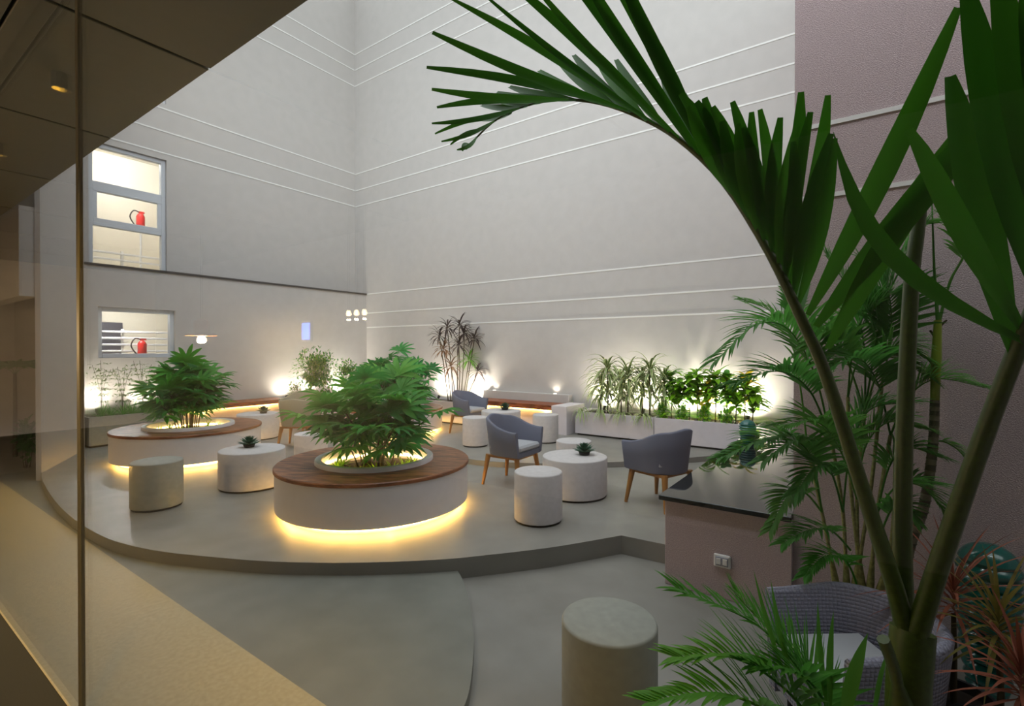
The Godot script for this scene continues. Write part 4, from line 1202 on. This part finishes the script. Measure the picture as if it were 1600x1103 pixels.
	for i in 4:
		bush("dwarf_shrub", Vector3(-2.56 + i * 0.31, 0.57, -7.60), Vector3(0, 0.14, 0), Vector3(0.12, 0.14, 0.11), 340, 0.055, M.croton_dark, "little round shrub on the front edge of the long planter", "little round shrubs in the long planter", 800 + i, 3, M.lime)

	# ---- uplights
	for x in [-3.68, -3.0, -2.36, -1.80, -1.42]:
		uplight(Vector3(x, 0.56, -7.93), Vector3(0, 1, -0.5), 0.84, "small black uplight hidden among plants of the long planter")
	uplight(Vector3(-6.62, 0.54, -7.92), Vector3(0, 1, -0.5), 0.78, "small black uplight behind the cordyline")
	uplight(Vector3(-7.6, 0.54, -7.92), Vector3(0, 1, -0.5), 0.78, "small black uplight beside the cordyline stems")
	uplight(Vector3(-10.07, 0.56, -7.35), Vector3(-0.5, 1, 0), 0.78, "small black uplight in the far end of the corner planter")
	uplight(Vector3(-10.07, 0.56, -6.5), Vector3(-0.5, 1, 0), 0.54, "small black uplight behind the round shrub")
	uplight(Vector3(-10.07, 0.56, -5.9), Vector3(-0.5, 1, 0), 0.26, "small black uplight behind the greyish shrub")
	uplight(Vector3(-10.07, 0.58, -2.68), Vector3(-0.5, 1, 0), 0.48, "small black uplight at the return wall end of the concrete planter")
	uplight(Vector3(-10.07, 0.58, -3.35), Vector3(-0.5, 1, 0), 0.30, "small black uplight under the middle of the square window")

	# ---- right foreground
	teal_jar(Vector3(-1.06, 0.63, -5.95), 0.09, 0.26, 7, "small teal ribbed jar on the granite ledge")
	var jar := px(1546, 900, 2.42)
	jar.y = 0.0
	teal_jar(jar, 0.125, 0.71, 11, "tall teal ribbed jar on the floor behind red dracaenas")
	for s in [[1492, 1000, 2.05, 0.42, 0.36, "reddish dracaena with spidery leaves beside the tall teal jar"], [1562, 1010, 1.85, 0.40, 0.30, "bushy olive and red dracaena in front of the tall teal jar"], [1598, 1095, 1.62, 0.30, 0.26, "low reddish dracaena with thin leaves in a black bowl"]]:
		var p := px(s[0], 960.0 if s[0] < 1500 else s[1], s[2])
		var stem := p.y - 0.2
		pot(Vector3(p.x, 0, p.z), 0.15, 0.23, "black pot under the " + ["first", "bushy", "low"][int(s[0] > 1500) + int(s[0] > 1580)] + " red dracaena", M.pot)
		dracaena(Vector3(p.x, 0.2, p.z), stem, 56, s[4], M.red_leaf if s[0] != 1562 else M.red_leaf_green, s[5], 820 + int(s[0]), "red dracaenas in pots", 0.014, 0.9)
	areca()
	low_palm()
	big_palm()
	entry_plants()

	# ---- things in the room behind the camera, seen only as reflections in the glass
	var pl := thing("pendant_lamp", "copper pendant lamp mirrored in the glass", "lamp", Vector3(-7.97, 1.86, 2.0))
	obj("shade", lathe([Vector2(0.20, 0.0), Vector2(0.19, 0.03), Vector2(0.10, 0.04), Vector2(0.09, 0.22), Vector2(0.03, 0.25)], 28), M.shade, pl)
	obj("cord", tube([Vector3(0, 0.24, 0), Vector3(0, 1.52, 0)], [0.006], 6), M.black, pl)
	obj("bulb", lathe([Vector2(0, -0.02), Vector2(0.05, 0.0), Vector2(0.06, 0.04), Vector2(0.0, 0.1)], 16), M.bulb, pl)
	omni(pl, Vector3(0, -0.06, 0), Color(1.0, 0.85, 0.62), 1.4, 0.05)
	for i in 3:
		var bl := thing("bulb_lamp", "bare round bulb mirrored in the glass", "lamp", Vector3(-5.15 + i * 0.15, 2.06, 2.47), 0.0, "bare bulbs mirrored in the glass")
		obj("bulb", lathe([Vector2(0, 0), Vector2(0.018, 0.01), Vector2(0.026, 0.03), Vector2(0.015, 0.065), Vector2(0, 0.08)], 14), M.bulb, bl)
		obj("cord", tube([Vector3(0, 0.08, 0), Vector3(0, 1.31, 0)], [0.005], 6), M.black, bl)
		omni(bl, Vector3(0, -0.04, 0), Color(1.0, 0.87, 0.66), 0.06, 0.01)
	var sc := thing("wall_screen", "small blue lit screen mirrored in the glass", "screen", Vector3(-7.3, 1.78, 3.27))
	obj("bezel", box(Vector3(0.26, 0.34, 0.03), 0.006), M.plastic, sc)
	obj("screen_face", box(Vector3(0.18, 0.26, 0.01), 0.0), M.screen, sc, Vector3(0, 0.04, -0.018))

	# ---- warm downlights in the soffit over the stone strip
	for x in [-7.5, -5.9, -4.1, -2.3, -0.6]:
		var dl := thing("downlight", "round warm downlight set in the soffit over the stone strip", "lamp", Vector3(x, 3.345, -0.42), 0.0, "downlights in the soffit")
		obj("can", lathe([Vector2(0.04, 0.03), Vector2(0.04, -0.07), Vector2(0.036, -0.07), Vector2(0.036, 0.03)], 24), M.soffit, dl)
		obj("lamp_lens", lathe([Vector2(0, 0.018), Vector2(0.034, 0.018), Vector2(0.034, 0.024), Vector2(0, 0.024)], 20), M.lens_dim, dl)
		spot(dl, Vector3(0, 0.005, 0), Vector3(0, -1, -0.16), Color(1.0, 0.79, 0.30), 3.4, 24.0, 0.02)
